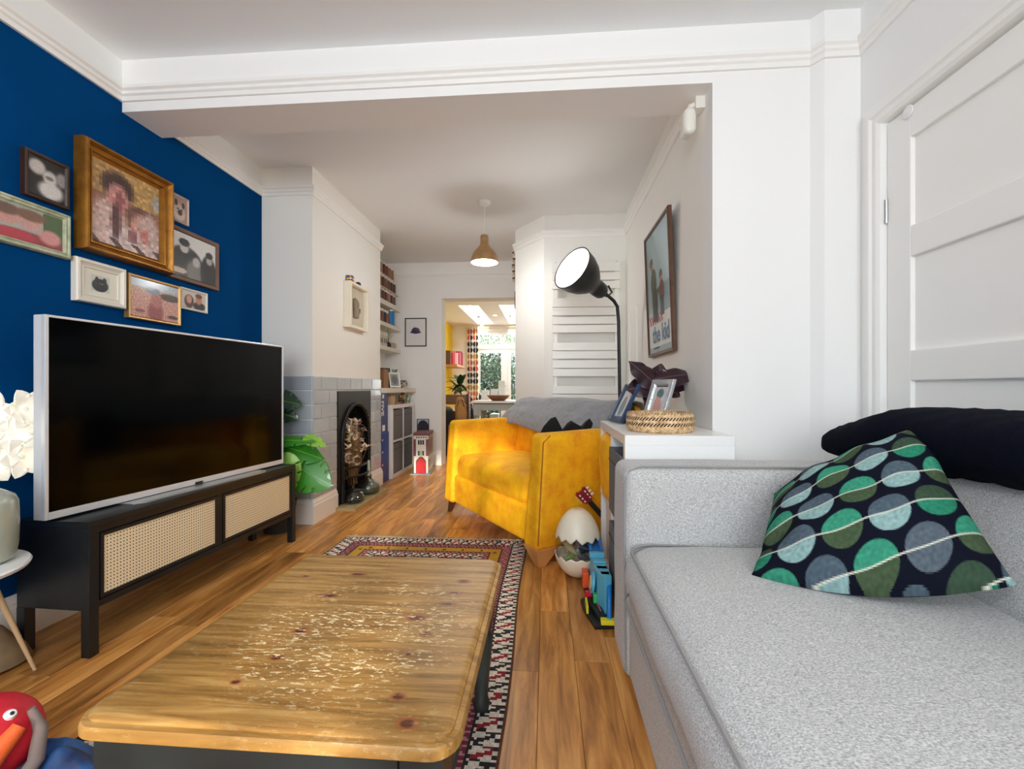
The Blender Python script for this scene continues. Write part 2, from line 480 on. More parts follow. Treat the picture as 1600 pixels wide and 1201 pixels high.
# door in the right wall (hinge side farthest from the camera)
dr = struct('door_1', M().box(XR + .028, 1.04, .01, XR + .055, 1.803, 1.95), TRIM)
ZR = [1.95, 1.842, 1.527, 1.418, 1.084, .977, .645, .54, .20, .01]
def rail_bar(nm, y0, y1, z0, z1): M().box(XR + .012, y0, z0, XR + .029, y1, z1).build(nm, TRIM, dr, bevel=.004)
rail_bar('stile', 1.695, 1.803, .01, 1.95); rail_bar('stile', 1.04, 1.148, .01, 1.95)
for a, b in zip(ZR[::2], ZR[1::2]): rail_bar('rail', 1.148, 1.695, b, a)
for zh in (1.62, .35): M().tube([(XR + .010, 1.806, zh - .045), (XR + .010, 1.806, zh + .045)], .006).build('hinge', CHROME, dr, smooth=40)
M().lathe([(.014, 0), (.022, .003), (.022, .007), (.012, .010)], 20, mat4=T3(XR + .012, 1.70, 1.935) @ RY(-90)).build('hook_disc', WHITE, dr, smooth=40)
ARCH = [(0, 0), (.0, .010), (.012, .018), (.030, .018), (.038, .026), (.058, .026), (.062, .020), (.078, .020), (.084, .006), (.084, 0)]
def architrave(nm, path, x):
    """path in (y,z) swept with profile (offset outwards, projection)"""
    m = M(); P = [Vector(p) for p in path]; rings = []
    for i, p in enumerate(P):
        d0 = (P[i] - P[i - 1]).normalized() if i else None; d1 = (P[i + 1] - P[i]).normalized() if i < len(P) - 1 else None
        n0 = Vector((-d0.y, d0.x)) if d0 else None; n1 = Vector((-d1.y, d1.x)) if d1 else None
        k = n0 if n1 is None else n1 if n0 is None else (n0 + n1) / max((n0 + n1).dot(n0), .2)
        rings.append([(x - q, p.x + k.x * o, p.y + k.y * o) for o, q in ARCH])
    return struct(nm, m.ring_skin(rings), TRIM, smooth=25)
architrave('trim_4', [(1.03, 0), (1.03, 1.958), (1.81, 1.958), (1.81, 0)], XR)

# ---------------------------------------------------------------- the kitchen beyond the doorway
KY = 9.25
struct('wall_kitchen_left', M().box(-2.05, 5.68, 0, -1.95, KY, 2.4), YELLOWWALL)
struct('wall_kitchen_right', M().box(1.2, 5.68, 0, 1.3, KY, 2.4), WALL)
struct('wall_kitchen_end', M().box(-1.95, KY, 0, -1.44, KY + .12, 2.4).box(.55, KY, 0, 1.3, KY + .12, 2.4).box(-1.44, KY, 2.12, .55, KY + .12, 2.4), WARM)
struct('floor_kitchen', M().box(-2.05, 5.70, -.06, 1.3, KY + .12, 0), mat('kitchen_floor', (150, 110, 70), .4, vary=(3, (170, 128, 84), .3)))
kc = M()
SL = [(-1.38, -1.06), (-.74, -.42)]; SY0, SY1 = 6.98, 9.03
xs = [-2.05, SL[0][0], SL[0][1], SL[1][0], SL[1][1], 1.3]
for i in range(5):
    if i in (1, 3): kc.box(xs[i], 5.68, 2.25, xs[i + 1], SY0, 2.40).box(xs[i], SY1, 2.25, xs[i + 1], KY + .12, 2.40)
    else: kc.box(xs[i], 5.68, 2.25, xs[i + 1], KY + .12, 2.40)
struct('ceiling_kitchen', kc, WARM)
for i, (a, b) in enumerate(SL):
    w = struct('window_%d' % (i + 2), M().box(a, SY0, 2.40, a + .04, SY1, 2.44).box(b - .04, SY0, 2.40, b, SY1, 2.44).box(a, SY0, 2.40, b, SY0 + .05, 2.44).box(a, SY1 - .05, 2.40, b, SY1, 2.44), WHITE)
    M().box(a + .04, SY0 + .05, 2.418, b - .04, SY1 - .05, 2.424).build('pane', GLASS, w)
# garden doors with a transom above
wk = struct('window_4', M().box(-1.44, KY + .02, 2.06, .55, KY + .10, 2.12).box(-1.44, KY + .02, 1.76, .55, KY + .10, 1.86), TRIM)
for xx, w_ in ((-1.44, .05), (-.92, .06), (-.18, .06), (.50, .05)):
    M().box(xx, KY + .02, 1.86, xx + w_, KY + .10, 2.06).build('window_frame', TRIM, wk)
for a, b in ((-1.39, -.92), (-.86, -.18), (-.12, .50)):
    M().box(a, KY + .055, 1.86, b, KY + .061, 2.06).build('pane', GLASS, wk)
for i, (a, b) in enumerate(((-1.44, -.81), (-.80, -.17), (-.16, .55))):
    d = struct('door_%d' % (i + 2), M().box(a, KY + .03, 0, a + .07, KY + .08, 1.76).box(b - .12, KY + .03, 0, b, KY + .08, 1.76)
               .box(a + .07, KY + .03, 0, b - .12, KY + .08, .30).box(a + .07, KY + .03, 1.68, b - .12, KY + .08, 1.76), TRIM)
    M().box(a + .07, KY + .052, .30, b - .12, KY + .058, 1.68).build('pane', GLASS, d)
    M().box(b - .05, KY - .02, .90, b - .035, KY + .03, 1.06).box(b - .05, KY - .02, .98, b - .02, KY - .008, 1.0).build('handle', IRON, d)
struct('garden_ground', M().box(-8, KY + .12, -.3, 8, 16, -.05), mat('lawn', (92, 120, 70), .9, vary=(8, (70, 100, 52), .3)))

# ================================================================ furniture
# ---- grey sofa ----
def sofa_mat():
    m = mat('grey_weave', (178, 178, 176), .95, sheen=.15)
    n, l = nodes(m); b = n['Principled BSDF']
    tc = n.new('ShaderNodeTexCoord')
    t = n.new('ShaderNodeTexNoise'); t.inputs['Scale'].default_value = 330; t.inputs['Detail'].default_value = 2
    l.new(tc.outputs['Object'], t.inputs['Vector'])
    mp = n.new('ShaderNodeMapping'); mp.inputs['Scale'].default_value = (150, 520, 520); l.new(tc.outputs['Object'], mp.inputs[0])
    t2 = n.new('ShaderNodeTexNoise'); t2.inputs['Scale'].default_value = 1; t2.inputs['Detail'].default_value = 2; l.new(mp.outputs[0], t2.inputs['Vector'])
    ad = n.new('ShaderNodeMath'); ad.operation = 'ADD'; l.new(t.outputs['Fac'], ad.inputs[0]); l.new(t2.outputs['Fac'], ad.inputs[1])
    r = n.new('ShaderNodeValToRGB'); e = r.color_ramp.elements
    mr = n.new('ShaderNodeMath'); mr.operation = 'MULTIPLY'; mr.inputs[1].default_value = .5; l.new(ad.outputs[0], mr.inputs[0])
    e[0].position = .36; e[0].color = L4((146, 146, 147)); e[1].position = .62; e[1].color = L4((215, 215, 213))
    l.new(mr.outputs[0], r.inputs[0]); l.new(r.outputs[0], b.inputs['Base Color'])
    bp = n.new('ShaderNodeBump'); bp.inputs['Strength'].default_value = .35; bp.inputs['Distance'].default_value = .002
    l.new(mr.outputs[0], bp.inputs['Height']); l.new(bp.outputs[0], b.inputs['Normal'])
    return m
SOFA = sofa_mat()
PIPE = mat('grey_piping', (150, 150, 149), .9, bump=(300, .3))
sf = thing('sofa', 'light grey woven fabric sofa with low square arm along the right wall', 'sofa', (.72, .66, 0))
# local: x across (front -), y along; arm at the far end
def soft(name, cx, cy, cz, hx, hy, hz, r, bul, m, parent, rot=None, wob=0, n=10):
    o = rbox(hx, hy, hz, r, bul, n, wob).build(name, m, parent, smooth=60, weld=1e-5)
    o.location = (cx, cy, cz)
    if rot: o.rotation_euler = [R(a) for a in rot]
    return o
soft('arm', .094, .93, .345, .560, .118, .343, .035, (.004, .010, .006), SOFA, sf, wob=.004)
soft('base', .085, -.09, .160, .535, .93, .156, .025, (.004, 0, 0), SOFA, sf)
soft('seat_cushion', -.03, .30, .372, .440, .512, .088, .082, (.014, .006, .022), SOFA, sf, wob=.005, n=14)
soft('seat_cushion', -.03, -.735, .372, .440, .512, .088, .082, (.014, .006, .022), SOFA, sf, wob=.005, n=14)
soft('backrest', .455, -.09, .42, .10, .93, .36, .05, (.0, 0, .004), SOFA, sf)
soft('back_cushion', .372, .30, .615, .085, .505, .195, .07, (.020, .01, .02), SOFA, sf, rot=(0, 17, 0), wob=.006)
soft('back_cushion', .372, -.735, .615, .085, .505, .195, .07, (.020, .01, .02), SOFA, sf, rot=(0, 17, 0), wob=.006)
for z, off in ((.446, -.012), (.300, .003)):
    r_ = .085; xf, yf = -.03 - .440 - .010 + (.020 if z > .4 else 0), .30 + .512 - .004
    pts = [(.33, yf, z)] + [(xf + r_ - r_ * math.sin(math.pi / 2 * k / 8), yf - r_ + r_ * math.cos(math.pi / 2 * k / 8), z) for k in range(9)] + [(xf, yf - r_ - .06 - i * .09, z) for i in range(9)]
    M().tube(pts, .0045, 6).build('piping', PIPE, sf, smooth=50)
M().tube([(-.461, .822, .03), (-.464, .824, .40), (-.462, .826, .640), (-.448, .828, .680), (-.41, .832, .694), (.6, .834, .697)], .004, 6).build('piping', PIPE, sf, smooth=50)
for (x, y) in ((-.36, .95), (.52, .95), (-.36, -.95), (.52, -.95)):
    M().taper(x, y, 0, .012, (.03, .03), (.03, .03)).build('foot', BLACK, sf)

# navy throw folded over the sofa back: a thick rolled blanket
NAVY = mat('navy_knit', (5, 8, 20), .95, vary=(40, (9, 13, 28), .3), bump=(150, .5), spec=.1)
def navy():
    m = M()
    def fn(u, v):
        a = 2 * math.pi * u
        y = .89 - 1.7 * v
        end = min(1, (v / .16) ** .55) if v < .16 else 1
        rx, rz = .145 * (.35 + .65 * end), .088 * (.30 + .70 * end)
        zc = .790 - .035 * (1 - end) + .030 * min(1, v * 2.2)
        p = Vector((rx * math.copysign(abs(math.cos(a)) ** .8, math.cos(a)), y, zc + rz * math.copysign(abs(math.sin(a)) ** .8, math.sin(a))))
        p += noise.noise_vector(p * 5) * .012
        p.z += .003 * math.sin(70 * y + 8 * math.cos(a))
        p.x += .375 - .085 * math.exp(-v * 9)
        return p
    m.grid(fn, 36, 70)
    m.face([i for i in range(36)]); m.face([37 * 70 + i for i in range(36)][::-1])
    return m
tag(navy().build('throw_blanket', NAVY, None, smooth=70, weld=1e-5, loc=(.72, .75, 0)), 'dark navy knitted blanket rolled along the top of the sofa back', 'blanket')

# patterned cushion
CUSH = attr_mat('printed_cotton', .95, bump=(260, .25), spec=.1)
def cushion():
    BL, BR_, TL, TR = Vector((.520, 1.180, .475)), Vector((.938, .968, .556)), Vector((.680, 1.395, .635)), Vector((.985, 1.258, .848))
    nrm = (BR_ - BL).cross(TL - BL).normalized()
    if nrm.y > 0: nrm = -nrm
    nx = ny = 170
    GR = [(62, 152, 122), (74, 92, 66)]; GY = [(84, 100, 112), (150, 184, 182)]; GG = [(92, 104, 114), (92, 104, 114)]; DG = [(62, 84, 66), (48, 138, 108)]
    navyc = (16, 19, 32)
    def colr(u, v):
        # five pale lines, circles strung along each
        rows = 5.2; v = v - .30 * (u - .5); vv = v * rows + .12; r = math.floor(vv); f = vv - r - .5
        if abs(f) < .016: return lin((214, 214, 196))
        per = 4.7; uu = u * per + (.5 if r % 2 else 0); k = math.floor(uu); g = uu - k - .5
        dx, dy = g / per, f / rows
        if (dx * dx) + (dy * dy) * 1.0 < .092 ** 2:
            s = int(k + r * 2) % 4
            pal = (GR, GY, DG if r % 2 else GR, GG if (k + r) % 3 == 0 else GY)[s]
            c = pal[0] if f > 0 else pal[1]
            q = .92 + .16 * noise.noise(Vector((u * 60, v * 60, r)))
            return lin([x * q for x in c])
        return lin(navyc)
    def base(u, v, s):
        p = (BL * (1 - u) + BR_ * u) * (1 - v) + (TL * (1 - u) + TR * u) * v
        ex, ey = abs(2 * u - 1), abs(2 * v - 1)
        pin = .045 * (1 - ey * ey)               # edges pulled in between the corners
        c = (BL + BR_ + TL + TR) / 4
        p = p + (c - p) * pin * (1.2 * ex ** 6) + (c - p) * .07 * (1 - ex * ex) * ey ** 6
        t = ((1 - ex ** 2.6) * (1 - ey ** 2.6)) ** .55
        sg_ = (1 - ex * ex) * max(0, 1 - v * 1.4) ** 2
        p.z -= .026 * sg_; p.y -= .052 * sg_; p.x -= .020 * sg_
        th = (.098 if s > 0 else .05) * t
        p = p + nrm * th * s
        w = .004 * math.sin(22 * u + 9 * v) * t + .007 * noise.noise(Vector((u * 5, v * 5, s)))
        # crease running in from the lower left corner
        w += -.020 * math.exp(-((v - .20 - .6 * u) / .06) ** 2) * math.exp(-((u - .10) / .14) ** 2)
        return p + nrm * w * (1 if s > 0 else .3)
    m = M()
    def aa(u, v):
        acc = [0, 0, 0]
        for i in (-.33, 0, .33):
            for j in (-.33, 0, .33):
                c = colr(u + i / nx, v + j / ny)
                for q in range(3): acc[q] += c[q] / 9
        return acc
    m.grid(lambda u, v: base(u, v, 1), nx, ny, col=aa)
    m.grid(lambda u, v: base(u, v, -1), 30, 30, col=lambda u, v: lin(navyc))
    return m
o = cushion().build('scatter_cushion', CUSH, None, smooth=80, recalc=False)
tag(o, 'black cushion printed with green and grey discs on pale lines, leaning in the sofa corner', 'cushion')

# ---- coffee table ----
def pine_mat():
    m = mat('waxed_pine', (196, 142, 70), .42, spec=.4)
    n, l = nodes(m); b = n['Principled BSDF']
    tc = n.new('ShaderNodeTexCoord'); P = tc.outputs['Object']
    def math_(op, a, bb=None, c=None):
        k = n.new('ShaderNodeMath'); k.operation = op
        for i, v in enumerate((a, bb, c)):
            if v is None: continue
            if isinstance(v, (int, float)): k.inputs[i].default_value = v
            else: l.new(v, k.inputs[i])
        return k.outputs[0]
    def nz(scale, vec, det=5, rough=.6, dist=0):
        mp = n.new('ShaderNodeMapping'); mp.inputs['Scale'].default_value = vec; l.new(P, mp.inputs[0])
        t = n.new('ShaderNodeTexNoise'); t.inputs['Scale'].default_value = scale; t.inputs['Detail'].default_value = det
        t.inputs['Roughness'].default_value = rough; t.inputs['Distortion'].default_value = dist
        l.new(mp.outputs[0], t.inputs['Vector']); return t.outputs['Fac']
    def ramp(f, stops):
        r = n.new('ShaderNodeValToRGB'); e = r.color_ramp.elements
        e[0].position, e[0].color = stops[0][0], L4(stops[0][1]); e[1].position, e[1].color = stops[-1][0], L4(stops[-1][1])
        for p, c in stops[1:-1]: k = e.new(p); k.color = L4(c)
        l.new(f, r.inputs[0]); return r.outputs[0]
    def mix(f, a, bb):
        k = n.new('ShaderNodeMix'); k.data_type = 'RGBA'; l.new(f, k.inputs[0])
        for i, v in ((6, a), (7, bb)):
            if isinstance(v, tuple): k.inputs[i].default_value = L4(v)
            else: l.new(v, k.inputs[i])
        return k.outputs[2]
    grain = nz(3.2, (1.2, 16, 4), 7, .62, .5)
    c = ramp(grain, [(.28, (98, 68, 28)), (.48, (150, 110, 54)), (.72, (186, 148, 88))])
    lines = nz(2.2, (.9, 30, 4), 3, .5, .2)
    c = mix(ramp(lines, [(.52, (0, 0, 0)), (.68, (150, 150, 150))]), c, (116, 76, 32))
    # knots, where the table has them
    kn = None
    sx = n.new('ShaderNodeSeparateXYZ'); l.new(P, sx.inputs[0])
    wob = math_('MULTIPLY', math_('SUBTRACT', nz(18, (1, 1, 1), 2), .5), .9)
    for kx, ky, rx, ry in KNOTS:
        dx = math_('MULTIPLY', math_('SUBTRACT', sx.outputs[0], kx), 1 / rx); dy = math_('MULTIPLY', math_('SUBTRACT', sx.outputs[1], ky), 1 / ry)
        d = math_('SQRT', math_('ADD', math_('MULTIPLY', dx, dx), math_('MULTIPLY', dy, dy)))
        d = math_('ADD', d, wob)
        v = math_('MAXIMUM', math_('SUBTRACT', 1.35, d), 0)
        kn = v if kn is None else math_('MAXIMUM', kn, v)
    halo = math_('MINIMUM', math_('MULTIPLY', kn, 1.7), 1)
    c = mix(halo, c, (142, 82, 38))
    c = mix(math_('MINIMUM', math_('MULTIPLY', math_('MAXIMUM', math_('SUBTRACT', kn, .55), 0), 3), .9), c, (74, 34, 20))
    # rubbed pale scratches, thickest around the middle
    sp = nz(95, (.5, 1.5, 1), 4, .75, .3); area = nz(4.5, (.7, 1.6, 1), 3)
    msk = math_('MULTIPLY', ramp(sp, [(.56, (0, 0, 0)), (.60, (255, 255, 255))]), ramp(area, [(.40, (0, 0, 0)), (.54, (255, 255, 255))]))
    fx = math_('MULTIPLY', math_('SUBTRACT', sx.outputs[0], .05), 1 / .27); fy = math_('MULTIPLY', math_('SUBTRACT', sx.outputs[1], -.06), 1 / .27)
    fall = math_('MAXIMUM', math_('SUBTRACT', 1.0, math_('ADD', math_('MULTIPLY', fx, fx), math_('MULTIPLY', fy, fy))), .07)
    msk = math_('MINIMUM', math_('MULTIPLY', msk, math_('MULTIPLY', fall, 1.9)), 1)
    c = mix(math_('MULTIPLY', msk, .85), c, (242, 226, 182))
    l.new(c, b.inputs['Base Color'])
    rr = math_('ADD', .42, math_('MULTIPLY', msk, .3)); l.new(rr, b.inputs['Roughness'])
    bp = n.new('ShaderNodeBump'); bp.inputs['Strength'].default_value = .12; bp.inputs['Distance'].default_value = .002
    l.new(grain, bp.inputs['Height']); l.new(bp.outputs[0], b.inputs['Normal'])
    return m
CTX, CTY = -.4425, 1.0075
KN = [(-.22, 1.192, .016, .010), (-.228, 1.123, .022, .006), (-.235, 1.065, .020, .006), (-.293, .995, .020, .011), (-.254, .931, .010, .008), (-.524, .923, .014, .012), (-.519, .828, .012, .007), (-.548, .754, .008, .005),
      (-.268, .857, .007, .005), (-.215, .68, .015, .011), (-.522, 1.215, .018, .007), (-.249, .739, .010, .007), (-.546, 1.085, .024, .006), (-.661, 1.192, .010, .005)]
KNOTS = [(a - CTX, b - CTY, c * 1.25, d * 1.35) for a, b, c, d in KN]
PINE = pine_mat()
ct = thing('coffee_table', 'square pine coffee table with worn scratched top and black legs on the rug', 'table', (CTX, CTY, .0075))
hx, hy = .3125, .3625
def rrect(hx, hy, r, n=6):
    out = []
    for cx, cy, a0 in ((hx - r, hy - r, 0), (-hx + r, hy - r, 90), (-hx + r, -hy + r, 180), (hx - r, -hy + r, 270)):
        for k in range(n + 1):
            a = R(a0 + 90 * k / n); out.append((cx + r * math.cos(a), cy + r * math.sin(a)))
    return out
ZT = .4225
prof = [(.020, -.032), (.004, -.032), (.0, -.028), (.0, -.016), (.003, -.010), (.012, -.0085), (.0125, -.005), (.018, -.001), (.024, 0)]
rings = [[(x, y, ZT + z) for x, y in rrect(hx - o_, hy - o_, max(.045 - o_, .01))] for o_, z in prof]
M().ring_skin(rings).build('tabletop', PINE, ct, smooth=35)
ax, ay = hx - .028, hy - .028
for sx in (-1, 1):
    for sy in (-1, 1):
        cx, cy = sx * (ax - .032), sy * (ay - .032)
        m = M().box(cx - .034, cy - .034, .26, cx + .034, cy + .034, ZT - .032)
        m.lathe([(.022, 0), (.026, .02), (.019, .035), (.024, .10), (.033, .19), (.034, .215), (.024, .228), (.031, .240), (.033, .26)], 20, (cx, cy, 0))
        m.build('leg', BLACKT, ct, smooth=40)
for sg in (-1, 1):
    M().box(-ax + .068, sg * (ay - .004) - .010, .30, ax - .068, sg * (ay - .004) + .002, ZT - .032).build('apron', BLACKT, ct)
    M().box(sg * (ax - .004) - .006, -ay + .068, .30, sg * (ax - .004) + .006, ay - .068, ZT - .032).build('apron', BLACKT, ct)
    M().tube([(-ax + .066, sg * (ay - .002), .302), (ax - .066, sg * (ay - .002), .302)], .008, 8).build('bead', BLACKT, ct, smooth=40)
    M().tube([(sg * (ax - .002), -ay + .066, .302), (sg * (ax - .002), ay - .066, .302)], .008, 8).build('bead', BLACKT, ct, smooth=40)

# ---- rug ----
RX0, RX1, RY0, RY1 = -1.265, -.118, .34, 2.76
def rug():
    W, Ln = RX1 - RX0, RY1 - RY0
    nx, ny = 164, 346
    Wt, Bk, Rd, Mu, Br, Pk = (218, 208, 192), (30, 24, 28), (140, 22, 36), (192, 148, 42), (88, 46, 30), (176, 120, 120)
    def hook(s, b, p, h):
        a = (s % p) / p; alt = int(s // p) % 2; q = b / h
        if .10 < q < .90 and abs(a - .5 - (.5 - q) * .60) < .15: return Rd if alt else Bk
        if .48 < q < .90 and a < .17: return Bk
        if .10 < q < .52 and a > .83: return Rd if alt else Bk
        if q < .10 or q > .90: return Bk if int(a * 4) % 2 else Wt
        return Wt
    def c(u, v):
        x, y = u * W, v * Ln
        ex, ey = min(x, W - x), min(y, Ln - y)
        e, s = (ex, y) if ex < ey else (ey, x)
        n_ = random.random() * .16 + .88
        if e < .010: k = Br
        elif e < .085: k = hook(s, e - .010, .052, .075)
        elif e < .092: k = Bk
        elif e < .140:
            t = abs(((s * 1.0) % .024) - .012) / .012
            k = Pk if abs((e - .092) / .048 - t) < .22 else (112, 30, 48)
        elif e < .147: k = Bk
        elif e < .205:
            k = (60, 54, 34) if ((s % .11) < .016 and .165 < e < .190) else Mu
        elif e < .211: k = Bk
        elif e < .238: k = Pk if int(s / .012) % 2 == int((e - .211) / .013) % 2 else (120, 28, 44)
        elif e < .292: k = hook(s, e - .238, .046, .054)
        elif e < .298: k = Bk
        else:
            # red lozenges with speckled ground
            fx = (x - W / 2); per = .46; fy = ((y - Ln + .52) % per) - per / 2
            d = abs(fx) / .30 + abs(fy) / (per / 2)
            sp = ((int(x / .008) * 7 + int(y / .008) * 5) % 4)
            if d < .28: k = Mu if sp else Bk
            elif d < .36: k = Wt
            elif d < .62: k = Rd
            elif d < .70: k = Bk if sp % 2 else Wt
            elif d < .95: k = Rd if int((abs(fx) + abs(fy)) / .03) % 3 else (60, 20, 30)
            else: k = (Wt, Bk, (110, 84, 70), (150, 120, 90))[sp]
        return lin([q * n_ for q in k])
    m = M()
    def P(u, v):
        x = RX0 + u * W; y = RY0 + v * Ln
        x += .006 * math.sin(y * 5 + .6) * (1 if u > .5 else .6)
        return (x, y, .0062 + .0008 * math.sin(y * 23) * math.sin(x * 17))
    m.grid(P, nx, ny, col=c)
    b = [P(u / nx, 0) for u in range(nx + 1)] + [P(1, v / ny) for v in range(1, ny + 1)] + [P(1 - u / nx, 1) for u in range(1, nx + 1)] + [P(0, 1 - v / ny) for v in range(1, ny)]
    m.ring_skin([b, [(x, y, .0005) for x, y, z in b]], caps=False, c=lin(Br))
    return m
rt = thing('rug', 'flat-woven red, white and mustard patterned rug under the coffee table', 'rug', (0, 0, 0))
rug().build('carpet', attr_mat('woven_wool', .95, bump=(300, .4)), rt, recalc=False)
fr = M(); rnd = random.Random(11)
for k in range(420):
    x = RX0 + (RX1 - RX0) * k / 420; a = rnd.uniform(-.02, .02); ln = rnd.uniform(.028, .055)
    y0 = RY1
    fr.poly([(x, y0, .006), (x + .0032, y0, .006), (x + .0028 + a * .6, y0 + ln * .6, .007 + rnd.random() * .005), (x + a, y0 + ln, .002), (x - .001 + a * .5, y0 + ln * .6, .005)])
tag(fr.build('fringe', mat('cream_wool', (214, 204, 184), .95), rt, recalc=False), kind='stuff')

# ---- yellow armchair ----
def velvet():
    m = mat('mustard_velvet', (206, 138, 6), .75, sheen=.15, bump=(25, .12))
    n, l = nodes(m); b = n['Principled BSDF']
    b.inputs['Sheen Tint'].default_value = L4((255, 205, 60)); b.inputs['Sheen Roughness'].default_value = .4
    tc = n.new('ShaderNodeTexCoord')
    t = n.new('ShaderNodeTexNoise'); t.inputs['Scale'].default_value = 9; t.inputs['Detail'].default_value = 8; t.inputs['Roughness'].default_value = .7
    l.new(tc.outputs['Object'], t.inputs['Vector'])
    r = n.new('ShaderNodeValToRGB'); r.color_ramp.elements[0].position = .33; r.color_ramp.elements[1].position = .68
    r.color_ramp.elements[0].color = L4((230, 146, 0)); r.color_ramp.elements[1].color = L4((255, 198, 0))
    l.new(t.outputs['Fac'], r.inputs[0]); l.new(r.outputs[0], b.inputs['Base Color'])
    return m
VEL = velvet()
ac = thing('armchair', 'wide mustard yellow velvet armchair with square arms beside the white cabinet', 'armchair', (-.419, 2.878, 0), -55.3)
hw = .65
def chair_arm(sg):
    # slab leaning back a little at the front; thicker towards the foot
    o = rbox(.0725, .45, .305, .030, (.004, .0, .004), 8, .003)
    def w(p):
        t = (p.z + .305) / .61
        x = p.x * (1.0 - .28 * t) if p.x * sg < 0 else p.x
        y = p.y + (.045 * t if p.y < 0 else 0)
        z = p.z + (.012 * t * (p.y + .45))
        return Vector((x + sg * (hw - .0725) - sg * .0 , y + .45, z + .395))
    return o.warp(w)
chair_arm(-1).build('arm', VEL, ac, smooth=60, weld=1e-5)
chair_arm(1).build('arm', VEL, ac, smooth=60, weld=1e-5)
soft('front_rail', 0, .43, .195, .52, .40, .105, .025, (0, .004, 0), VEL, ac)
def seat():
    o = rbox(.502, .36, .085, .06, (.0, .012, .030), 12, .004)
    return o
s = seat().build('seat_cushion', VEL, ac, smooth=60, weld=1e-5); s.location = (0, .395, .365)
b_ = rbox(.56, .095, .36, .05, (0, .01, .006), 10, .004).build('backrest', VEL, ac, smooth=60, weld=1e-5); b_.location = (0, .79, .475); b_.rotation_euler = (R(-4), 0, 0)
bc = rbox(.49, .085, .17, .07, (.01, .035, .010), 10, .006).build('back_cushion', VEL, ac, smooth=60, weld=1e-5); bc.location = (0, .630, .575); bc.rotation_euler = (R(-9), 0, 0)
for sg in (-1, 1):
    M().tube([(sg * (hw - .004), -.0 + .012, .12), (sg * (hw - .004), .045, .66), (sg * (hw - .006), .09, .695)], .0035, 6).build('seam', mat('velvet_seam', (160, 100, 8), .8), ac, smooth=40)
M().taper(.59, .07, 0, .10, (.022, .022, .025, -.025), (.072, .072)).build('leg', mat('beech', (214, 158, 98), .45, vary=(14, (196, 136, 74), .3), stretch=(1, 1, .2)), ac, bevel=.003)
M().taper(-.60, .06, 0, .10, (.014, .014, -.02, -.02), (.026, .026)).build('leg', DARKWOOD, ac, bevel=.003)
M().taper(-.57, .82, 0, .10, (.018, .018), (.045, .045)).build('leg', DARKWOOD, ac, bevel=.003)
M().taper(.57, .82, 0, .10, (.018, .018), (.045, .045)).build('leg', DARKWOOD, ac, bevel=.003)

# grey fleece over the back of the armchair
FLEECE = mat('grey_fleece', (150, 151, 155), .95, vary=(26, (124, 125, 130), .28), bump=(120, .6), sheen=.3)
def throw():
    prof = [(.500, .640), (.512, .690), (.555, .748), (.615, .790), (.665, .830), (.715, .858), (.80, .866), (.868, .852), (.912, .80), (.922, .70), (.922, .60)]
    def fn(u, v):
        k = v * (len(prof) - 1); i = min(int(k), len(prof) - 2); f = k - i
        y = prof[i][0] * (1 - f) + prof[i + 1][0] * f; z = prof[i][1] * (1 - f) + prof[i + 1][1] * f
        x = -.60 + 1.17 * u
        if v < .35: z += (.35 - v) * (.12 * (.5 - u) + .05 * math.sin(9 * u))
        x += -.03 * (v < .5) * (1 - u)
        p = Vector((x, y, z)) + noise.noise_vector(Vector((x * 6, v * 5, 2))) * .010
        p.y -= .008
        p.z += .004
        return p
    return M().grid(fn, 50, 36)
o = throw().build('throw_blanket', FLEECE, None, smooth=80, solid=.008, loc=(-.419, 2.878, 0), rot=(0, 0, R(-55.3)))
tag(o, 'grey fleece blanket draped over the back of the mustard yellow armchair', 'blanket')
def catcushion():
    m = M()
    out = [(-.17, 0), (.15, 0), (.145, .20), (.155, .245), (.135, .275), (.115, .262), (.085, .225), (.055, .24), (.02, .262), (-.005, .245), (-.035, .205), (-.06, .235), (-.075, .285), (-.105, .275), (-.15, .225), (-.18, .165)]
    n = len(out); c = Vector((0, 0, .12))
    rings = []
    for s_, t_ in ((.0, .055), (.55, .05), (.85, .03), (1, 0), (.85, -.03), (.55, -.05), (.0, -.055)):
        rings.append([(x * s_, t_, .12 + (z - .12) * s_) for x, z in out])
    return m.ring_skin(rings)
o = catcushion().build('cushion', mat('black_cotton', (9, 9, 11), .95, bump=(80, .3)), None, smooth=60, weld=1e-4)
o.location = (.135, 2.745, .49); o.rotation_euler = (R(-4), 0, R(6))
tag(o, 'black cushion with pointed peaks tucked behind the armchair arm', 'cushion')

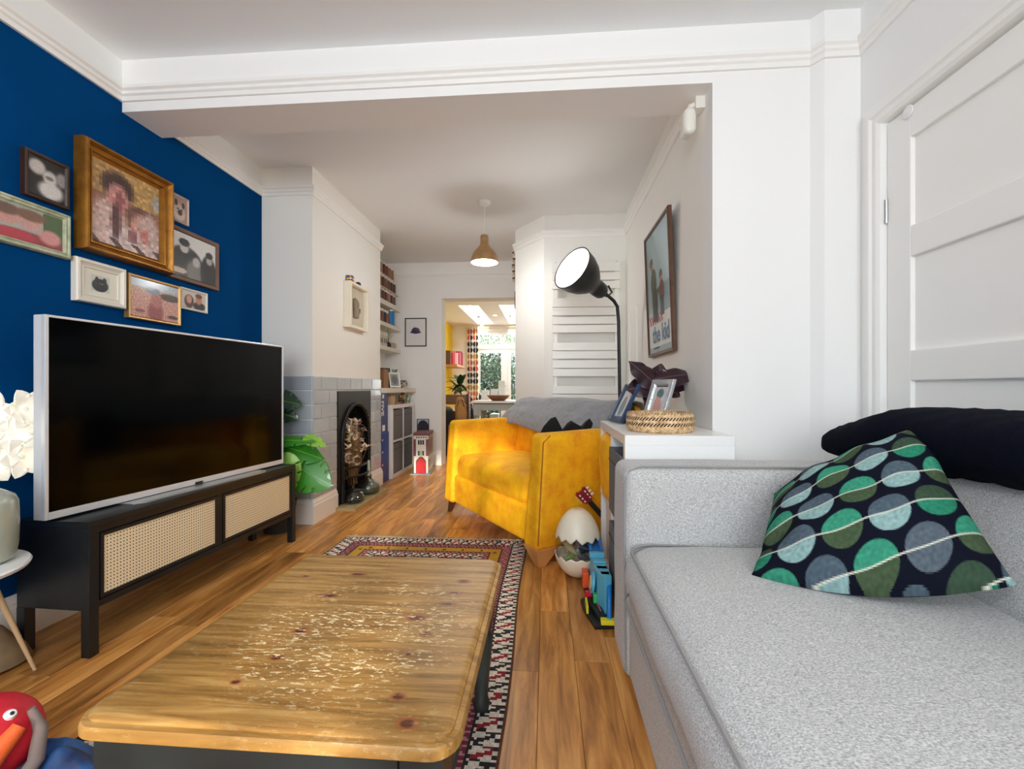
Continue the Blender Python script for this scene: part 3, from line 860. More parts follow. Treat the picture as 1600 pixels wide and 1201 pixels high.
# ---- black tv stand with cane doors ----
def cane_mat():
    m = mat('cane_webbing', (222, 196, 148), .6)
    n, l = nodes(m); b = n['Principled BSDF']
    tc = n.new('ShaderNodeTexCoord'); sx = n.new('ShaderNodeSeparateXYZ'); l.new(tc.outputs['Object'], sx.inputs[0])
    def mt(op, a, v=None):
        k = n.new('ShaderNodeMath'); k.operation = op; l.new(a, k.inputs[0])
        if v is not None:
            if isinstance(v, (int, float)): k.inputs[1].default_value = v
            else: l.new(v, k.inputs[1])
        return k.outputs[0]
    PIT = .0125
    def cell(s, off=0): return mt('ABSOLUTE', mt('SUBTRACT', mt('FRACT', mt('ADD', mt('MULTIPLY', s, 1 / PIT), 100 + off)), .5))
    a, c = cell(sx.outputs[0]), cell(sx.outputs[2])
    d = mt('SQRT', mt('ADD', mt('MULTIPLY', a, a), mt('MULTIPLY', c, c)))
    hole = mt('LESS_THAN', d, .215)
    strand = mt('MULTIPLY', mt('GREATER_THAN', mt('MAXIMUM', a, c), .44), .35)
    mx = n.new('ShaderNodeMix'); mx.data_type = 'RGBA'; mx.inputs[6].default_value = L4((248, 230, 190)); mx.inputs[7].default_value = L4((206, 172, 118)); l.new(strand, mx.inputs[0])
    m2 = n.new('ShaderNodeMix'); m2.data_type = 'RGBA'; m2.inputs[7].default_value = L4((46, 32, 22)); l.new(hole, m2.inputs[0]); l.new(mx.outputs[2], m2.inputs[6])
    l.new(m2.outputs[2], b.inputs['Base Color'])
    bp = n.new('ShaderNodeBump'); bp.inputs['Strength'].default_value = .4; bp.inputs['Distance'].default_value = .002; bp.invert = True
    l.new(hole, bp.inputs['Height']); l.new(bp.outputs[0], b.inputs['Normal'])
    return m
CANE = cane_mat()
ts = thing('tv_stand', 'black painted tv stand with two woven cane doors against the navy wall', 'tv stand', (-1.597, 1.455, 0), 87.9)
LN, DP, ZB, ZT2 = 1.222, .295, .165, .478
M().box(0, 0, ZT2 - .022, LN, DP, ZT2).build('top', BLACK, ts, bevel=.002)
m = M().box(.002, .012, ZB, .024, DP, ZT2 - .022); m.build('side_panel', BLACK, ts)
M().box(LN - .024, .012, ZB, LN - .002, DP, ZT2 - .022).build('side_panel', BLACK, ts)
M().box(.024, .022, ZB, LN - .024, DP, ZB + .02).build('bottom_panel', BLACK, ts)
M().box(.024, DP - .008, ZB + .02, LN - .024, DP, ZT2 - .022).build('back_panel', BLACK, ts)
M().box(LN / 2 - .014, .006, ZB, LN / 2 + .014, .03, ZT2 - .022).build('divider', BLACK, ts)
M().box(.03, .004, ZT2 - .045, LN - .03, .022, ZT2 - .022).build('front_rail', BLACK, ts)
M().box(.03, .004, ZB, LN - .03, .022, ZB + .024).build('front_rail', BLACK, ts)
for x0, y0 in ((0, 0), (LN - .034, 0), (0, DP - .034), (LN - .034, DP - .034)):
    top = ZT2 - .022 if y0 == 0 else ZB
    M().box(x0, y0, 0, x0 + .034, y0 + .034, top).build('leg', BLACK, ts, bevel=.002)
for i, (a, b2) in enumerate(((.040, LN / 2 - .018), (LN / 2 + .018, LN - .040))):
    f = .013; z0, z1 = ZB + .028, ZT2 - .049
    d = M().box(a, .002, z0, a + f, .020, z1).box(b2 - f, .002, z0, b2, .020, z1).box(a + f, .002, z0, b2 - f, .020, z0 + f).box(a + f, .002, z1 - f, b2 - f, .020, z1).build('door', BLACK, ts, bevel=.001)
    M().box(a + f, .007, z0 + f, b2 - f, .012, z1 - f).build('cane_panel', CANE, d)

# ---- television ----
tv = thing('television', 'large flat television with silver frame on the black tv stand', 'television', (-1.763, 1.436, .478), 84.1)
TW_, TH = 1.224, .722
SILV = mat('silver_bezel', (232, 234, 236), .25, metal=.3)
M().box(0, -.010, .008, TW_, .030, .008 + TH).build('back_shell', mat('tv_silver_back', (214, 216, 218), .35), tv, bevel=.004)
m = M()
b0, b1, bb = .0, .009, .026
m.box(0, -.022, .008, .012, -.004, .008 + TH).box(TW_ - b1, -.022, .008, TW_, -.004, .008 + TH).box(.012, -.022, .008 + TH - b1, TW_ - b1, -.004, .008 + TH).box(.012, -.022, .008, TW_ - b1, -.004, .008 + bb)
m.build('bezel', SILV, tv, bevel=.002)
M().box(.012, -.016, .008 + bb, TW_ - b1, -.010, .008 + TH - b1).build('screen', mat('dark_screen', (2, 3, 4), .10, spec=.14), tv)
M().box(.60, -.026, .008, .64, -.020, .020).build('sensor', BLACK, tv, bevel=.001)
ft = M(); out = [(.26, -.075), (.30, -.100), (.97, -.100), (1.01, -.075), (1.01, .045), (.26, .045)]
ft.prism(out, 0, .006); ft.box(.50, -.012, .006, .76, .024, .012)
ft.build('foot', CHROME, tv, bevel=.0015)

# ---- cabinet (white open cube unit) ----
kb = thing('cube_cabinet', 'white open cube shelving unit between the grey sofa and the yellow armchair', 'cabinet', (.30, 1.735, 0))
KL, KD, KH, T_ = .77, .405, .77, .038
M().box(0, 0, KH - T_, KD, KL, KH).build('top', WHITE, kb, bevel=.0015)
M().box(0, 0, 0, KD, KL, T_).build('bottom_panel', WHITE, kb, bevel=.0015)
M().box(0, 0, T_, KD, T_, KH - T_).build('side_panel', WHITE, kb, bevel=.0015)
M().box(0, KL - T_, T_, KD, KL, KH - T_).build('side_panel', WHITE, kb, bevel=.0015)
M().box(.002, KL / 2 - .008, T_, KD, KL / 2 + .008, KH - T_).build('divider', WHITE, kb)
M().box(.002, T_, KH / 2 - .008, KD, KL / 2 - .008, KH / 2 + .008).build('shelf', WHITE, kb)
M().box(.002, KL / 2 + .008, KH / 2 - .008, KD, KL - T_, KH / 2 + .008).build('shelf', WHITE, kb)
M().box(KD - .006, T_, T_, KD, KL - T_, KH - T_).build('back_panel', WHITE, kb)
def felt_box(name, loc, rz, w, d, h, label, group=None, m=GREYFELT, hnd=True):
    t = thing(name, label, 'box', loc, rz, group)
    q = M(); e = .005
    q.box(-w / 2, 0, 0, w / 2, e, h).box(-w / 2, d - e, 0, w / 2, d, h).box(-w / 2, e, 0, -w / 2 + e, d - e, h).box(w / 2 - e, e, 0, w / 2, d - e, h).box(-w / 2 + e, e, 0, w / 2 - e, d - e, e)
    q.build('body', m, t)
    M().box(-w / 2 - .002, -.002, h * .80, w / 2 + .002, .001, h * .815).build('seam', mat('dark_felt_seam', (66, 66, 70), .9), t)
    return t
felt_box('storage_box', (.292, 1.735 + .208, KH / 2 + .009), -90, .325, .37, .285, 'grey felt box holding magazines in the white cabinet, upper near cube')
felt_box('storage_box', (.292, 1.735 + .208, T_ + .001), -90, .325, .37, .30, 'grey felt box in the white cabinet, lower near cube')
for k, (c, dz) in enumerate((((226, 224, 218), .0), ((196, 60, 58), .012), ((120, 140, 150), .006))):
    mg = M().box(-.12, 0, 0, .12, .006, .29).build('magazine', mat('magazine_%d' % k, c, .4), None)
    mg.location = (.43 - .012 * k, 1.90 + .05 * k, KH / 2 + .02); mg.rotation_euler = (R(0), R(-14), R(78 + 4 * k))
    tag(mg, ['pale magazine standing in the upper grey felt box', 'red magazine standing in the upper grey felt box', 'blue-grey magazine standing in the upper grey felt box'][k], 'magazine', 'magazines in the grey felt box')
o = rbox(.075, .15, .15, .03, (.02, .01, .01), 8, .014).build('cushion', VEL, None, smooth=60, weld=1e-5); o.location = (.372, 2.305, .563)
tag(o, 'mustard yellow cushion stuffed into the upper far cube of the white cabinet', 'cushion')
gb = thing('game_board', 'white board with a black and white chequered edge in the lower far cube', 'board', (.335, 2.160, .039), 0)
M().box(-.012, 0, 0, -.004, .28, .33).build('board', WHITE, gb)
for k in range(10): M().box(-.0135, .004, .008 + .032 * k, -.012, .024, .024 + .032 * k).build('check', BLACK, gb)

# ---- things on top of the cabinet ----
KT = .77
def raffia():
    m = mat('raffia_weave', (220, 182, 132), .8, bump=(160, .6))
    n, l = nodes(m); b = n['Principled BSDF']; tc = n.new('ShaderNodeTexCoord')
    sx = n.new('ShaderNodeSeparateXYZ'); l.new(tc.outputs['Object'], sx.inputs[0])
    def mt(op, a, v=None):
        k = n.new('ShaderNodeMath'); k.operation = op; 
        if isinstance(a, (int, float)): k.inputs[0].default_value = a
        else: l.new(a, k.inputs[0])
        if v is not None:
            if isinstance(v, (int, float)): k.inputs[1].default_value = v
            else: l.new(v, k.inputs[1])
        return k.outputs[0]
    ang = mt('ARCTAN2', sx.outputs[1], sx.outputs[0]); z = sx.outputs[2]
    st = mt('LESS_THAN', mt('FRACT', mt('ADD', mt('MULTIPLY', ang, 66 / 6.2832), mt('MULTIPLY', z, -70))), .5)
    b1 = mt('LESS_THAN', mt('ABSOLUTE', mt('SUBTRACT', z, .034)), .0065); b2 = mt('LESS_THAN', mt('ABSOLUTE', mt('SUBTRACT', z, .057)), .0065)
    top = mt('MULTIPLY', mt('GREATER_THAN', z, .0735), .55)
    mk = mt('MAXIMUM', mt('MULTIPLY', mt('MAXIMUM', b1, b2), st), mt('MULTIPLY', top, st))
    t = n.new('ShaderNodeTexNoise'); t.inputs['Scale'].default_value = 70; t.inputs['Detail'].default_value = 4; l.new(tc.outputs['Object'], t.inputs['Vector'])
    r = n.new('ShaderNodeValToRGB'); r.color_ramp.elements[0].color = L4((170, 126, 80)); r.color_ramp.elements[1].color = L4((238, 208, 162)); r.color_ramp.elements[0].position = .3; r.color_ramp.elements[1].position = .65
    l.new(t.outputs['Fac'], r.inputs[0])
    mx = n.new('ShaderNodeMix'); mx.data_type = 'RGBA'; mx.inputs[7].default_value = L4((34, 28, 26)); l.new(mk, mx.inputs[0]); l.new(r.outputs[0], mx.inputs[6]); l.new(mx.outputs[2], b.inputs['Base Color'])
    return m
bk = M().lathe([(.001, .0), (.126, .0), (.134, .006), (.139, .030), (.138, .055), (.133, .078), (.129, .080), (.126, .077), (.130, .05), (.130, .012), (.001, .010)], 56)
tag(bk.build('basket', raffia(), None, smooth=50, loc=(.478, 1.930, KT)), 'round raffia basket with two black stitched bands on the white cabinet', 'basket')
def frame_mesh(w, h, prof):
    """moulding; prof = [(inset from the outer edge, projection)]; front faces -Y, centred on x and z"""
    rings = []
    for o_, d in prof:
        a, c = w / 2 - o_, h / 2 - o_
        rings.append([(-a, -d, -c), (a, -d, -c), (a, -d, c), (-a, -d, c)])
    return M().ring_skin(rings, closed=True, caps=False)
def photo_fn(bgc, blobs, seed=0, grain=.0):
    def f(u, v):
        c = list(bgc(u, v)) if callable(bgc) else list(bgc)
        for cx, cy, rx, ry, col, s in blobs:
            d = ((u - cx) / rx) ** 2 + ((v - cy) / ry) ** 2
            k = max(0, min(1, (1 - d) / s + .5)) if s > 0 else (1 if d < 1 else 0)
            c = [c[i] * (1 - k) + col[i] * k for i in range(3)]
        if grain:
            q = 1 + grain * noise.noise(Vector((u * 40, v * 40, seed)))
            c = [max(0, min(255, x * q)) for x in c]
        return lin(c)
    return f
def picture(name, label, loc, rz, w, h, prof, fmat, pw, ph, fn, nx=28, ny=28, tilt=0, mount=None, cat='picture', group=None, back=True, plabel=None, strut=False):
    t = thing(name, label, cat, loc, rz, group)
    if tilt: t.rotation_euler = (R(tilt), 0, R(rz))
    frame_mesh(w, h, prof).build('frame', fmat, t, smooth=30)
    iw, ih = w / 2 - prof[-1][0], h / 2 - prof[-1][0]
    yb = -prof[-1][1]
    if mount: M().box(-iw - .002, yb - .001, -ih - .002, iw + .002, yb + .002, ih + .002).build('mount', mount, t)
    m = M().grid(lambda u, v: ((u - .5) * pw, yb - .0016, (v - .5) * ph), nx, ny, col=fn)
    m.build('photo', PRINT, t, recalc=False)
    M().box(-iw - .001, yb - .0042, -ih - .001, iw + .001, yb - .0030, ih + .001).build('glass', PANE, t)
    M().box(-w / 2 + .003, -.003, -h / 2 + .003, w / 2 - .003, 0, h / 2 - .003).build('backing', DARKWOOD, t)
    if strut:
        M().prism([(-.02, -h * .1), (.02, -h * .1), (.025, -h / 2 + .004), (-.025, -h / 2 + .004)], 0, .004, axis='y').warp(lambda p: Vector((p.x, p.y + max(0, -.1 * h - p.z) * .55, p.z))).build('strut', DARKWOOD, t)
    return t
# two standing frames
skin = (206, 160, 140)
fn = photo_fn((214, 220, 222), [(.5, .35, .3, .35, (120, 140, 150), .8), (.5, .62, .18, .14, (150, 130, 120), .8)])
picture('photo_frame', 'navy and silver standing photo frame turned almost edge-on on the white cabinet', (.405, 2.330, KT + .100), -74, .15, .215, [(0, 0), (0, .012), (.004, .016), (.010, .016), (.012, .012), (.030, .010), (.036, .006)], mat('navy_lacquer', (30, 58, 92), .3, vary=(8, (40, 66, 100), .3)), .086, .146, fn, tilt=-27, strut=True, cat='photo frame')
fn = photo_fn((206, 208, 206), [(.5, .30, .34, .30, (196, 150, 140), .9), (.5, .78, .26, .16, (84, 112, 116), .7), (.42, .52, .2, .16, (206, 150, 140), .7)])
picture('photo_frame', 'silver ornate standing photo frame behind the raffia basket', (.530, 2.150, KT + .112), -62, .145, .225, [(0, 0), (0, .010), (.004, .017), (.018, .014), (.024, .017), (.028, .010), (.032, .006)], mat('pewter', (196, 200, 202), .32, metal=.7, bump=(90, .9)), .085, .150, fn, tilt=-20, strut=True, cat='photo frame')
# leaf builder: midrib along +Y, width along X, surface up
def leaf(Ln, W, lobes=0, droop=.2, fold=.15, nu=14, nv=22, heart=.25, wave=0):
    def width(t): return W / 2 * (math.sin(math.pi * min(1, t ** .72)) ** .75 if 0 < t < 1 else 0)
    def fn(u, v):
        s = 2 * u - 1; t = v
        w = width(t)
        y = Ln * (t - heart * abs(s) ** 1.4 * (1 - t) * .8 + (.10 * abs(s) * (1 - t) if lobes else 0))
        x = s * w
        z = -droop * Ln * t * t - fold * abs(x) ** 1.2 * 1.2 + fold * .3 * abs(x) + wave * math.sin(t * 17 + s * 2) * abs(s) * W
        return Vector((x, y, z))
    keep = None
    if lobes:
        def keep(u, v):
            s = abs(2 * u - 1)
            return not (.56 < s and .18 < v < .86 and ((v * lobes - s * .35) % 1) < .15)
    return M().grid(fn, nu, nv, keep=keep)
BURG = mat('burgundy_leaf', (52, 14, 34), .35, vary=(7, (26, 12, 18), .25), coat=.2)
BURGV = mat('burgundy_vein', (128, 96, 104), .5)
pl = thing('potted_plant', 'dark burgundy leaved plant in a brown woven pot at the back of the white cabinet', 'plant', (.560, 2.330, KT))
M().lathe([(.001, 0), (.052, 0), (.058, .05), (.056, .10), (.052, .105), (.050, .10), (.001, .09)], 24).build('pot', mat('dark_wicker', (92, 68, 48), .85, vary=(80, (50, 36, 26), .3), bump=(140, .9)), pl, smooth=50)
def orient(base, d, nrm):
    y = Vector(d).normalized(); z = Vector(nrm); z = (z - y * z.dot(y)).normalized(); x = y.cross(z)
    return Matrix(((x.x, y.x, z.x, base[0]), (x.y, y.y, z.y, base[1]), (x.z, y.z, z.z, base[2]), (0, 0, 0, 1)))
LV = [((-.02, -.03, .205), (-.62, -.15, .62), (.35, -1, .35), .165, .125, .15), ((-.02, -.03, .195), (-.72, -.25, -.10), (.1, -1, .5), .150, .13, .10), ((-.015, -.04, .185), (-.28, -.25, -.80), (.1, -1, .1), .125, .11, .1),
      ((.0, -.02, .225), (.92, -.10, .22), (-.1, -.85, .65), .215, .12, .22), ((.02, .0, .215), (.85, .15, -.02), (.1, -.9, .5), .19, .11, .3), ((.03, .02, .205), (.75, .1, -.45), (.2, -1, .2), .13, .10, .2), ((.0, .0, .215), (.25, .1, .75), (-.2, -1, .3), .10, .10, .2)]
for k, (bs, d_, nr, l_, w_, dr) in enumerate(LV):
    m4 = orient(bs, d_, nr); x, y, z = bs
    g = leaf(l_, w_, droop=dr, fold=.35, wave=.05); q = M().add(g, m4)
    lf = q.build('leaf', BURG, pl, smooth=80, solid=.0012)
    M().tube([m4 @ Vector((0, l_ * t, -dr * l_ * t * t + .0018)) for t in (0, .25, .5, .75, .97)], .0013, 5).build('vein', BURGV, lf, smooth=60)
    M().tube([(x * .1, y * .1, .09), (x * .6, y * .6, z * .72), (x, y, z)], .003, 6).build('stem', mat('plum_stem', (86, 44, 56), .5), pl, smooth=60)
o = M().prism([(-.035, 0), (.035, 0), (.012, .085), (-.004, .085)], -.012, .012, axis='y').build('wooden_ornament', DARKWOOD, None, bevel=.003, loc=(.452, 2.420, KT), rot=(0, 0, R(15)))
tag(o, 'small brown wedge-shaped wooden ornament behind the navy photo frame', 'ornament')

# ---- family pictures on the navy wall ----
GOLD = mat('aged_gold', (176, 122, 44), .36, metal=.65, vary=(20, (134, 84, 26), .3), bump=(90, .3))
BROWNF = mat('dark_brown_frame', (64, 40, 28), .4, vary=(20, (44, 28, 20), .3))
MIDWOOD = mat('brown_oak_frame', (112, 72, 44), .45, vary=(24, (82, 50, 30), .3), stretch=(1, 1, .3))
GREENF = mat('distressed_green_frame', (158, 170, 138), .6, vary=(30, (206, 206, 180), .15))
CREAMF = mat('cream_frame', (232, 226, 212), .45)
PEWT = mat('pale_silver_frame', (196, 184, 178), .35, metal=.4)
def wall_pic(y0, y1, z0, z1, x=XL): return (x, (y0 + y1) / 2, (z0 + z1) / 2), y1 - y0, z1 - z0
def FLAT(d, f): return [(0, 0), (0, d), (.003, d + .002), (f - .006, d + .001), (f - .003, d - .003), (f, d - .006)]
def STEP(d, f): return [(0, 0), (0, d * .7), (f * .15, d), (f * .35, d), (f * .42, d * .72), (f * .62, d * .72), (f * .70, d * .88), (f * .82, d * .80), (f * .86, d * .5), (f, d * .42)]
def put(label, ys, zs, f, m, prof, fn, pf=None, mount=None, n=(30, 30), dx=0):
    loc, w, h = wall_pic(*ys, *zs)
    pw, ph = (w - 2 * f, h - 2 * f) if pf is None else pf
    return picture('picture_frame', label, (XL + dx, loc[1], loc[2]), 90, w, h, prof, m, pw, ph, fn, n[0], n[1], mount=mount)
K = (18, 17, 17)
put('small dark brown frame with a black and white baby photo, top left', (1.561, 1.722), (1.690, 1.870), .016, BROWNF, FLAT(.022, .016),
    photo_fn(K, [(.22, .74, .24, .20, (196, 190, 184), .9), (.58, .56, .21, .19, (206, 200, 194), .9), (.60, .22, .36, .24, (212, 208, 204), .9), (.92, .62, .18, .2, (150, 146, 142), .9), (.56, .55, .12, .05, (120, 112, 108), .9)], 1, .1))
rp = random.Random(5)
def bigphoto(u, v):
    # coarse mosaic: a dark-haired head on the left, lighter figures on the right
    cu, cv = math.floor(u * 22) / 22, math.floor(v * 26) / 26
    c = [188, 150, 92] if v > .62 else [150, 104, 84]
    bl = [(.20, .18, .30, .42, (214, 184, 176)), (.60, .10, .5, .2, (212, 190, 186)), (.33, .74, .27, .20, (66, 42, 38)), (.33, .60, .17, .20, (204, 142, 138)), (.36, .58, .06, .16, (158, 92, 92)), (.30, .30, .08, .26, (96, 60, 62)), (.66, .46, .22, .16, (110, 70, 60)), (.66, .36, .15, .16, (204, 150, 136)), (.80, .28, .2, .3, (204, 176, 168)), (.74, .24, .08, .12, (196, 120, 112)), (.93, .74, .08, .12, (176, 176, 172)), (.55, .18, .09, .1, (150, 96, 100))]
    for cx, cy, rx, ry, col in bl:
        d = ((cu - cx) / rx) ** 2 + ((cv - cy) / ry) ** 2
        k = max(0, min(1, (1.1 - d) * 1.6)); c = [c[i] * (1 - k) + col[i] * k for i in range(3)]
    q = 1 + .30 * noise.noise(Vector((cu * 31, cv * 31, 3)))
    if v > .62 and u > .60 and int((u + v) * 60) % 3 == 0 and u < .84: c = [204, 162, 90]
    if v < .10 and int(u * 9 + v * 12) % 3 == 0: c = [92, 62, 60]
    return lin([max(0, min(255, x * q)) for x in c])
put('largest frame, heavy gold moulding around a family portrait', (1.756, 2.211), (1.545, 2.024), .058, GOLD,
    [(0, 0), (0, .045), (.006, .058), (.014, .060), (.020, .052), (.024, .040), (.034, .034), (.038, .040), (.043, .040), (.046, .028), (.052, .024), (.058, .020)], bigphoto, n=(44, 52))
put('weathered green and cream frame with a photo of three children', (1.395, 1.728), (1.486, 1.668), .026, GREENF, STEP(.024, .026),
    photo_fn(lambda u, v: (168, 178, 170) if u < .75 else (80, 104, 66), [(.5, .0, .6, .3, (150, 58, 66), .5), (.30, .62, .17, .24, (206, 152, 142), .8), (.30, .80, .19, .16, (116, 88, 74), .8), (.58, .60, .15, .24, (206, 158, 150), .8), (.60, .80, .19, .16, (128, 92, 74), .8), (.84, .30, .14, .22, (216, 150, 148), .8), (.42, .12, .24, .18, (186, 60, 76), .7)], 2, .1), n=(44, 26))
put('small silver frame with a photo of a Siamese cat, half behind the gold frame', (2.219, 2.358), (1.850, 1.998), .010, PEWT, FLAT(.014, .010),
    photo_fn((176, 140, 128), [(.55, .34, .34, .34, (214, 200, 188), .6), (.58, .46, .25, .22, (196, 178, 166), .6), (.60, .36, .12, .12, (52, 38, 36), .7), (.38, .74, .09, .14, (58, 42, 38), .6), (.78, .70, .08, .13, (58, 42, 38), .6), (.48, .50, .05, .04, (40, 50, 60), .5), (.70, .49, .05, .04, (40, 50, 60), .5)]))
put('wide brown wooden frame with a black and white group photo', (2.224, 2.580), (1.538, 1.824), .026, MIDWOOD, FLAT(.020, .026),
    photo_fn(lambda u, v: (222, 222, 220) if v > .45 else (170, 170, 168), [(.28, .30, .40, .42, (22, 22, 24), .3), (.24, .66, .10, .11, (206, 200, 196), .6), (.24, .80, .12, .09, (20, 20, 22), .5), (.50, .16, .22, .30, (120, 118, 116), .8), (.52, .42, .09, .12, (186, 182, 178), .9), (.82, .22, .20, .46, (20, 20, 22), .4), (.84, .56, .08, .10, (176, 170, 166), .9), (.84, .70, .09, .08, (28, 26, 26), .6), (.10, .12, .2, .07, (206, 190, 172), .3)], 4, .06), n=(40, 34))
put('square chunky cream frame with a photo of a black cat', (1.745, 1.970), (1.321, 1.508), .036, CREAMF, [(0, 0), (0, .024), (.004, .030), (.014, .030), (.018, .024), (.030, .018), (.034, .022), (.036, .014)],
    photo_fn((206, 208, 196), [(.48, .40, .44, .40, (14, 14, 16), .25), (.30, .72, .10, .18, (16, 16, 18), .3), (.72, .70, .12, .20, (14, 14, 16), .3), (.46, .52, .04, .03, (180, 176, 140), .4), (.60, .50, .04, .03, (180, 176, 140), .4)]), pf=(.083, .072), mount=mat('cream_mount', (238, 232, 216), .8))
put('narrow gold frame with a photo of a person on a pale pink beach', (1.984, 2.290), (1.286, 1.499), .015, mat('pale_gold_frame', (186, 146, 92), .36, metal=.6), FLAT(.024, .015),
    photo_fn(lambda u, v: (176, 190, 200) if v > .80 else ((196, 160, 140) if v > .66 else (214, 158, 142)), [(.82, .66, .26, .10, (74, 62, 44), .4), (.50, .18, .16, .30, (164, 86, 82), .8), (.52, .52, .12, .22, (190, 120, 112), .8), (.44, .76, .15, .10, (120, 130, 140), .8), (.88, .12, .12, .05, (90, 60, 50), .5), (.18, .16, .10, .05, (150, 96, 84), .5)], 6, .22), n=(40, 40))
put('smallest white frame with a photo of two smiling faces, lowest on the right', (2.306, 2.498), (1.387, 1.505), .013, CREAMF, FLAT(.012, .013),
    photo_fn((208, 202, 190), [(.28, .40, .20, .40, (84, 44, 34), .4), (.28, .52, .12, .26, (204, 144, 128), .7), (.72, .20, .26, .26, (38, 34, 38), .4), (.70, .58, .14, .28, (196, 128, 108), .7), (.70, .82, .15, .14, (110, 62, 40), .6)]))

# ---- side table, jar, shell wall light at the left edge ----
st = thing('side_table', 'small round white side table with slim wooden legs at the left edge', 'side table', (-1.80, 1.165, 0))
M().lathe([(.001, .385), (.195, .385), (.213, .392), (.218, .402), (.214, .408), (.001, .408)], 48).build('tabletop', WHITE, st, smooth=40)
for a in (70, 190, 310):
    c, s = math.cos(R(a)), math.sin(R(a))
    M().tube([(c * .235, s * .235, 0), (c * .12, s * .12, .388)], [.005, .010], 10).build('leg', mat('bleached_wood', (206, 178, 138), .5), st, smooth=40)
o = M().lathe([(.001, 0), (.082, 0), (.098, .012), (.104, .05), (.106, .12), (.104, .185), (.096, .205), (.070, .222), (.050, .232), (.048, .262), (.054, .268), (.044, .268), (.040, .235), (.001, .2)], 40).build(
    'vase', mat('sage_ceramic', (160, 168, 152), .22, vary=(6, (178, 184, 170), .3), coat=.5), None, smooth=40, loc=(-1.752, 1.235, .408))
tag(o, 'sage green glazed ceramic jar standing on the white side table', 'vase')
SHELL = mat('capiz_shell', (244, 238, 222), .3, vary=(8, (252, 250, 244), .3), coat=.3, emit=((255, 244, 220), .38))
wlgt = thing('wall_light', 'cluster of cream shell petals mounted on the navy wall beside the television', 'wall light', (XL, 1.545, .775))
def petal(l_, w_):
    def fn(u, v):
        s = 2 * u - 1; w = w_ / 2 * math.sin(math.pi * min(1, (.10 + .90 * v) ** .95)) ** .75 if v < 1 else 0
        return Vector((s * w, l_ * v, .010 * math.sin(v * 2.6) + 5 * (s * w) ** 2))
    return M().grid(fn, 6, 8)
for fy, fz, tw in ((-.008, .096, 0), (-.055, .005, 25), (-.020, -.080, 5), (-.13, .085, 10), (-.118, -.085, 0), (-.16, .0, 15)):
    c0 = T3(.045, fy, fz) @ RZ(0) @ RY(90) @ RZ(90 + tw)
    for k in range(6):
        m4 = c0 @ RZ(60 * k + 30) @ T3(0, .008, 0) @ RX(16)
        M().add(petal(.080, .064), m4).build('petal', SHELL, wlgt, smooth=70, solid=.0015)
    M().lathe([(.001, .014), (.010, .012), (.013, .004), (.010, 0)], 16, mat4=c0).build('flower_centre', SHELL, wlgt, smooth=50)
M().box(.001, -.13, -.012, .036, -.02, .012).build('bracket', BRASS, wlgt)
o = M().lathe([(.001, 0), (.075, 0), (.10, .012), (.085, .05), (.055, .09), (.03, .13), (.001, .14)], 28).build('floor_vase', mat('stoneware', (148, 124, 92), .6, vary=(14, (110, 90, 66), .3)), None, smooth=50, loc=(-1.885, 1.385, 0))
tag(o, 'small tan stoneware piece on the floor under the white side table', 'vase')

# ---- toy and crumpled cloth at the near left corner ----
RED = mat('red_plush', (204, 24, 44), .6, bump=(90, .3)); ORG = mat('orange_plush', (238, 104, 44), .6, bump=(90, .3))
ty = thing('toy', 'red soft toy head with an orange stripe and round eye beside the coffee table', 'toy', (-1.262, .945, .052), 51)
hd = rbox(.105, .082, .088, .080, (.008, .008, .008), 8, .004).build('head', RED, ty, smooth=70, weld=1e-5); hd.location = (-.040, 0, .092)
M().tube([(-.135, -.070, .005), (-.08, -.090, .040), (-.02, -.088, .085), (.032, -.062, .130)], [.034, .034, .030, .016], 12).build('stripe', ORG, ty, smooth=70)
M().tube([(.050, -.040, .150), (.066, -.050, .100), (.058, -.075, .045), (.020, -.095, .0), (-.03, -.10, -.02)], [.008, .014, .016, .016, .008], 10).build('rim', mat('grey_pile', (132, 116, 110), .8), ty, smooth=60)
ec = T3(.018, -.052, .158) @ RZ(20) @ RX(55)
M().lathe([(.001, .012), (.008, .010), (.012, 0)], 16, mat4=ec).build('eye', WHITE, ty, smooth=50)
M().lathe([(.001, .0135), (.004, .012), (.004, .006)], 12, mat4=ec).build('pupil', BLACK, ty)
def cloth(seed, rx, ry, hgt):
    def fn(u, v):
        a, r = 2 * math.pi * u, v
        k = 1 + .25 * noise.noise(Vector((math.cos(a) * 2, math.sin(a) * 2, seed)))
        x, y = rx * r * k * math.cos(a), ry * r * k * math.sin(a)
        z = hgt * (1 - r ** 2.2) * (.75 + .6 * noise.noise(Vector((x * 14, y * 14, seed)))) + .018 * noise.noise(Vector((x * 40, y * 40, seed))) * (1 - r)
        return Vector((x, y, max(z, .001)))
    return M().grid(fn, 48, 22)
o = cloth(2, .17, .14, .11).build('crumpled_cloth', mat('blue_cloth', (24, 48, 92), .6, vary=(12, (34, 92, 156), .12)), None, smooth=80, weld=1e-4, loc=(-1.215, .955, 0))
tag(o, 'crumpled shiny blue cloth under the red soft toy', 'cloth')
o = cloth(9, .10, .09, .055).build('crumpled_cloth', mat('green_cloth', (26, 74, 62), .7, vary=(14, (46, 110, 84), .2)), None, smooth=80, weld=1e-4, loc=(-1.095, .835, .008))
tag(o, 'small crumpled dark green cloth beside the blue cloth', 'cloth')

# ---- fireplace ----
fp = thing('fireplace', 'black cast-iron arched fireplace set into the grey tiled chimney breast', 'fireplace', (-1.6275, 3.705, 0), 90)
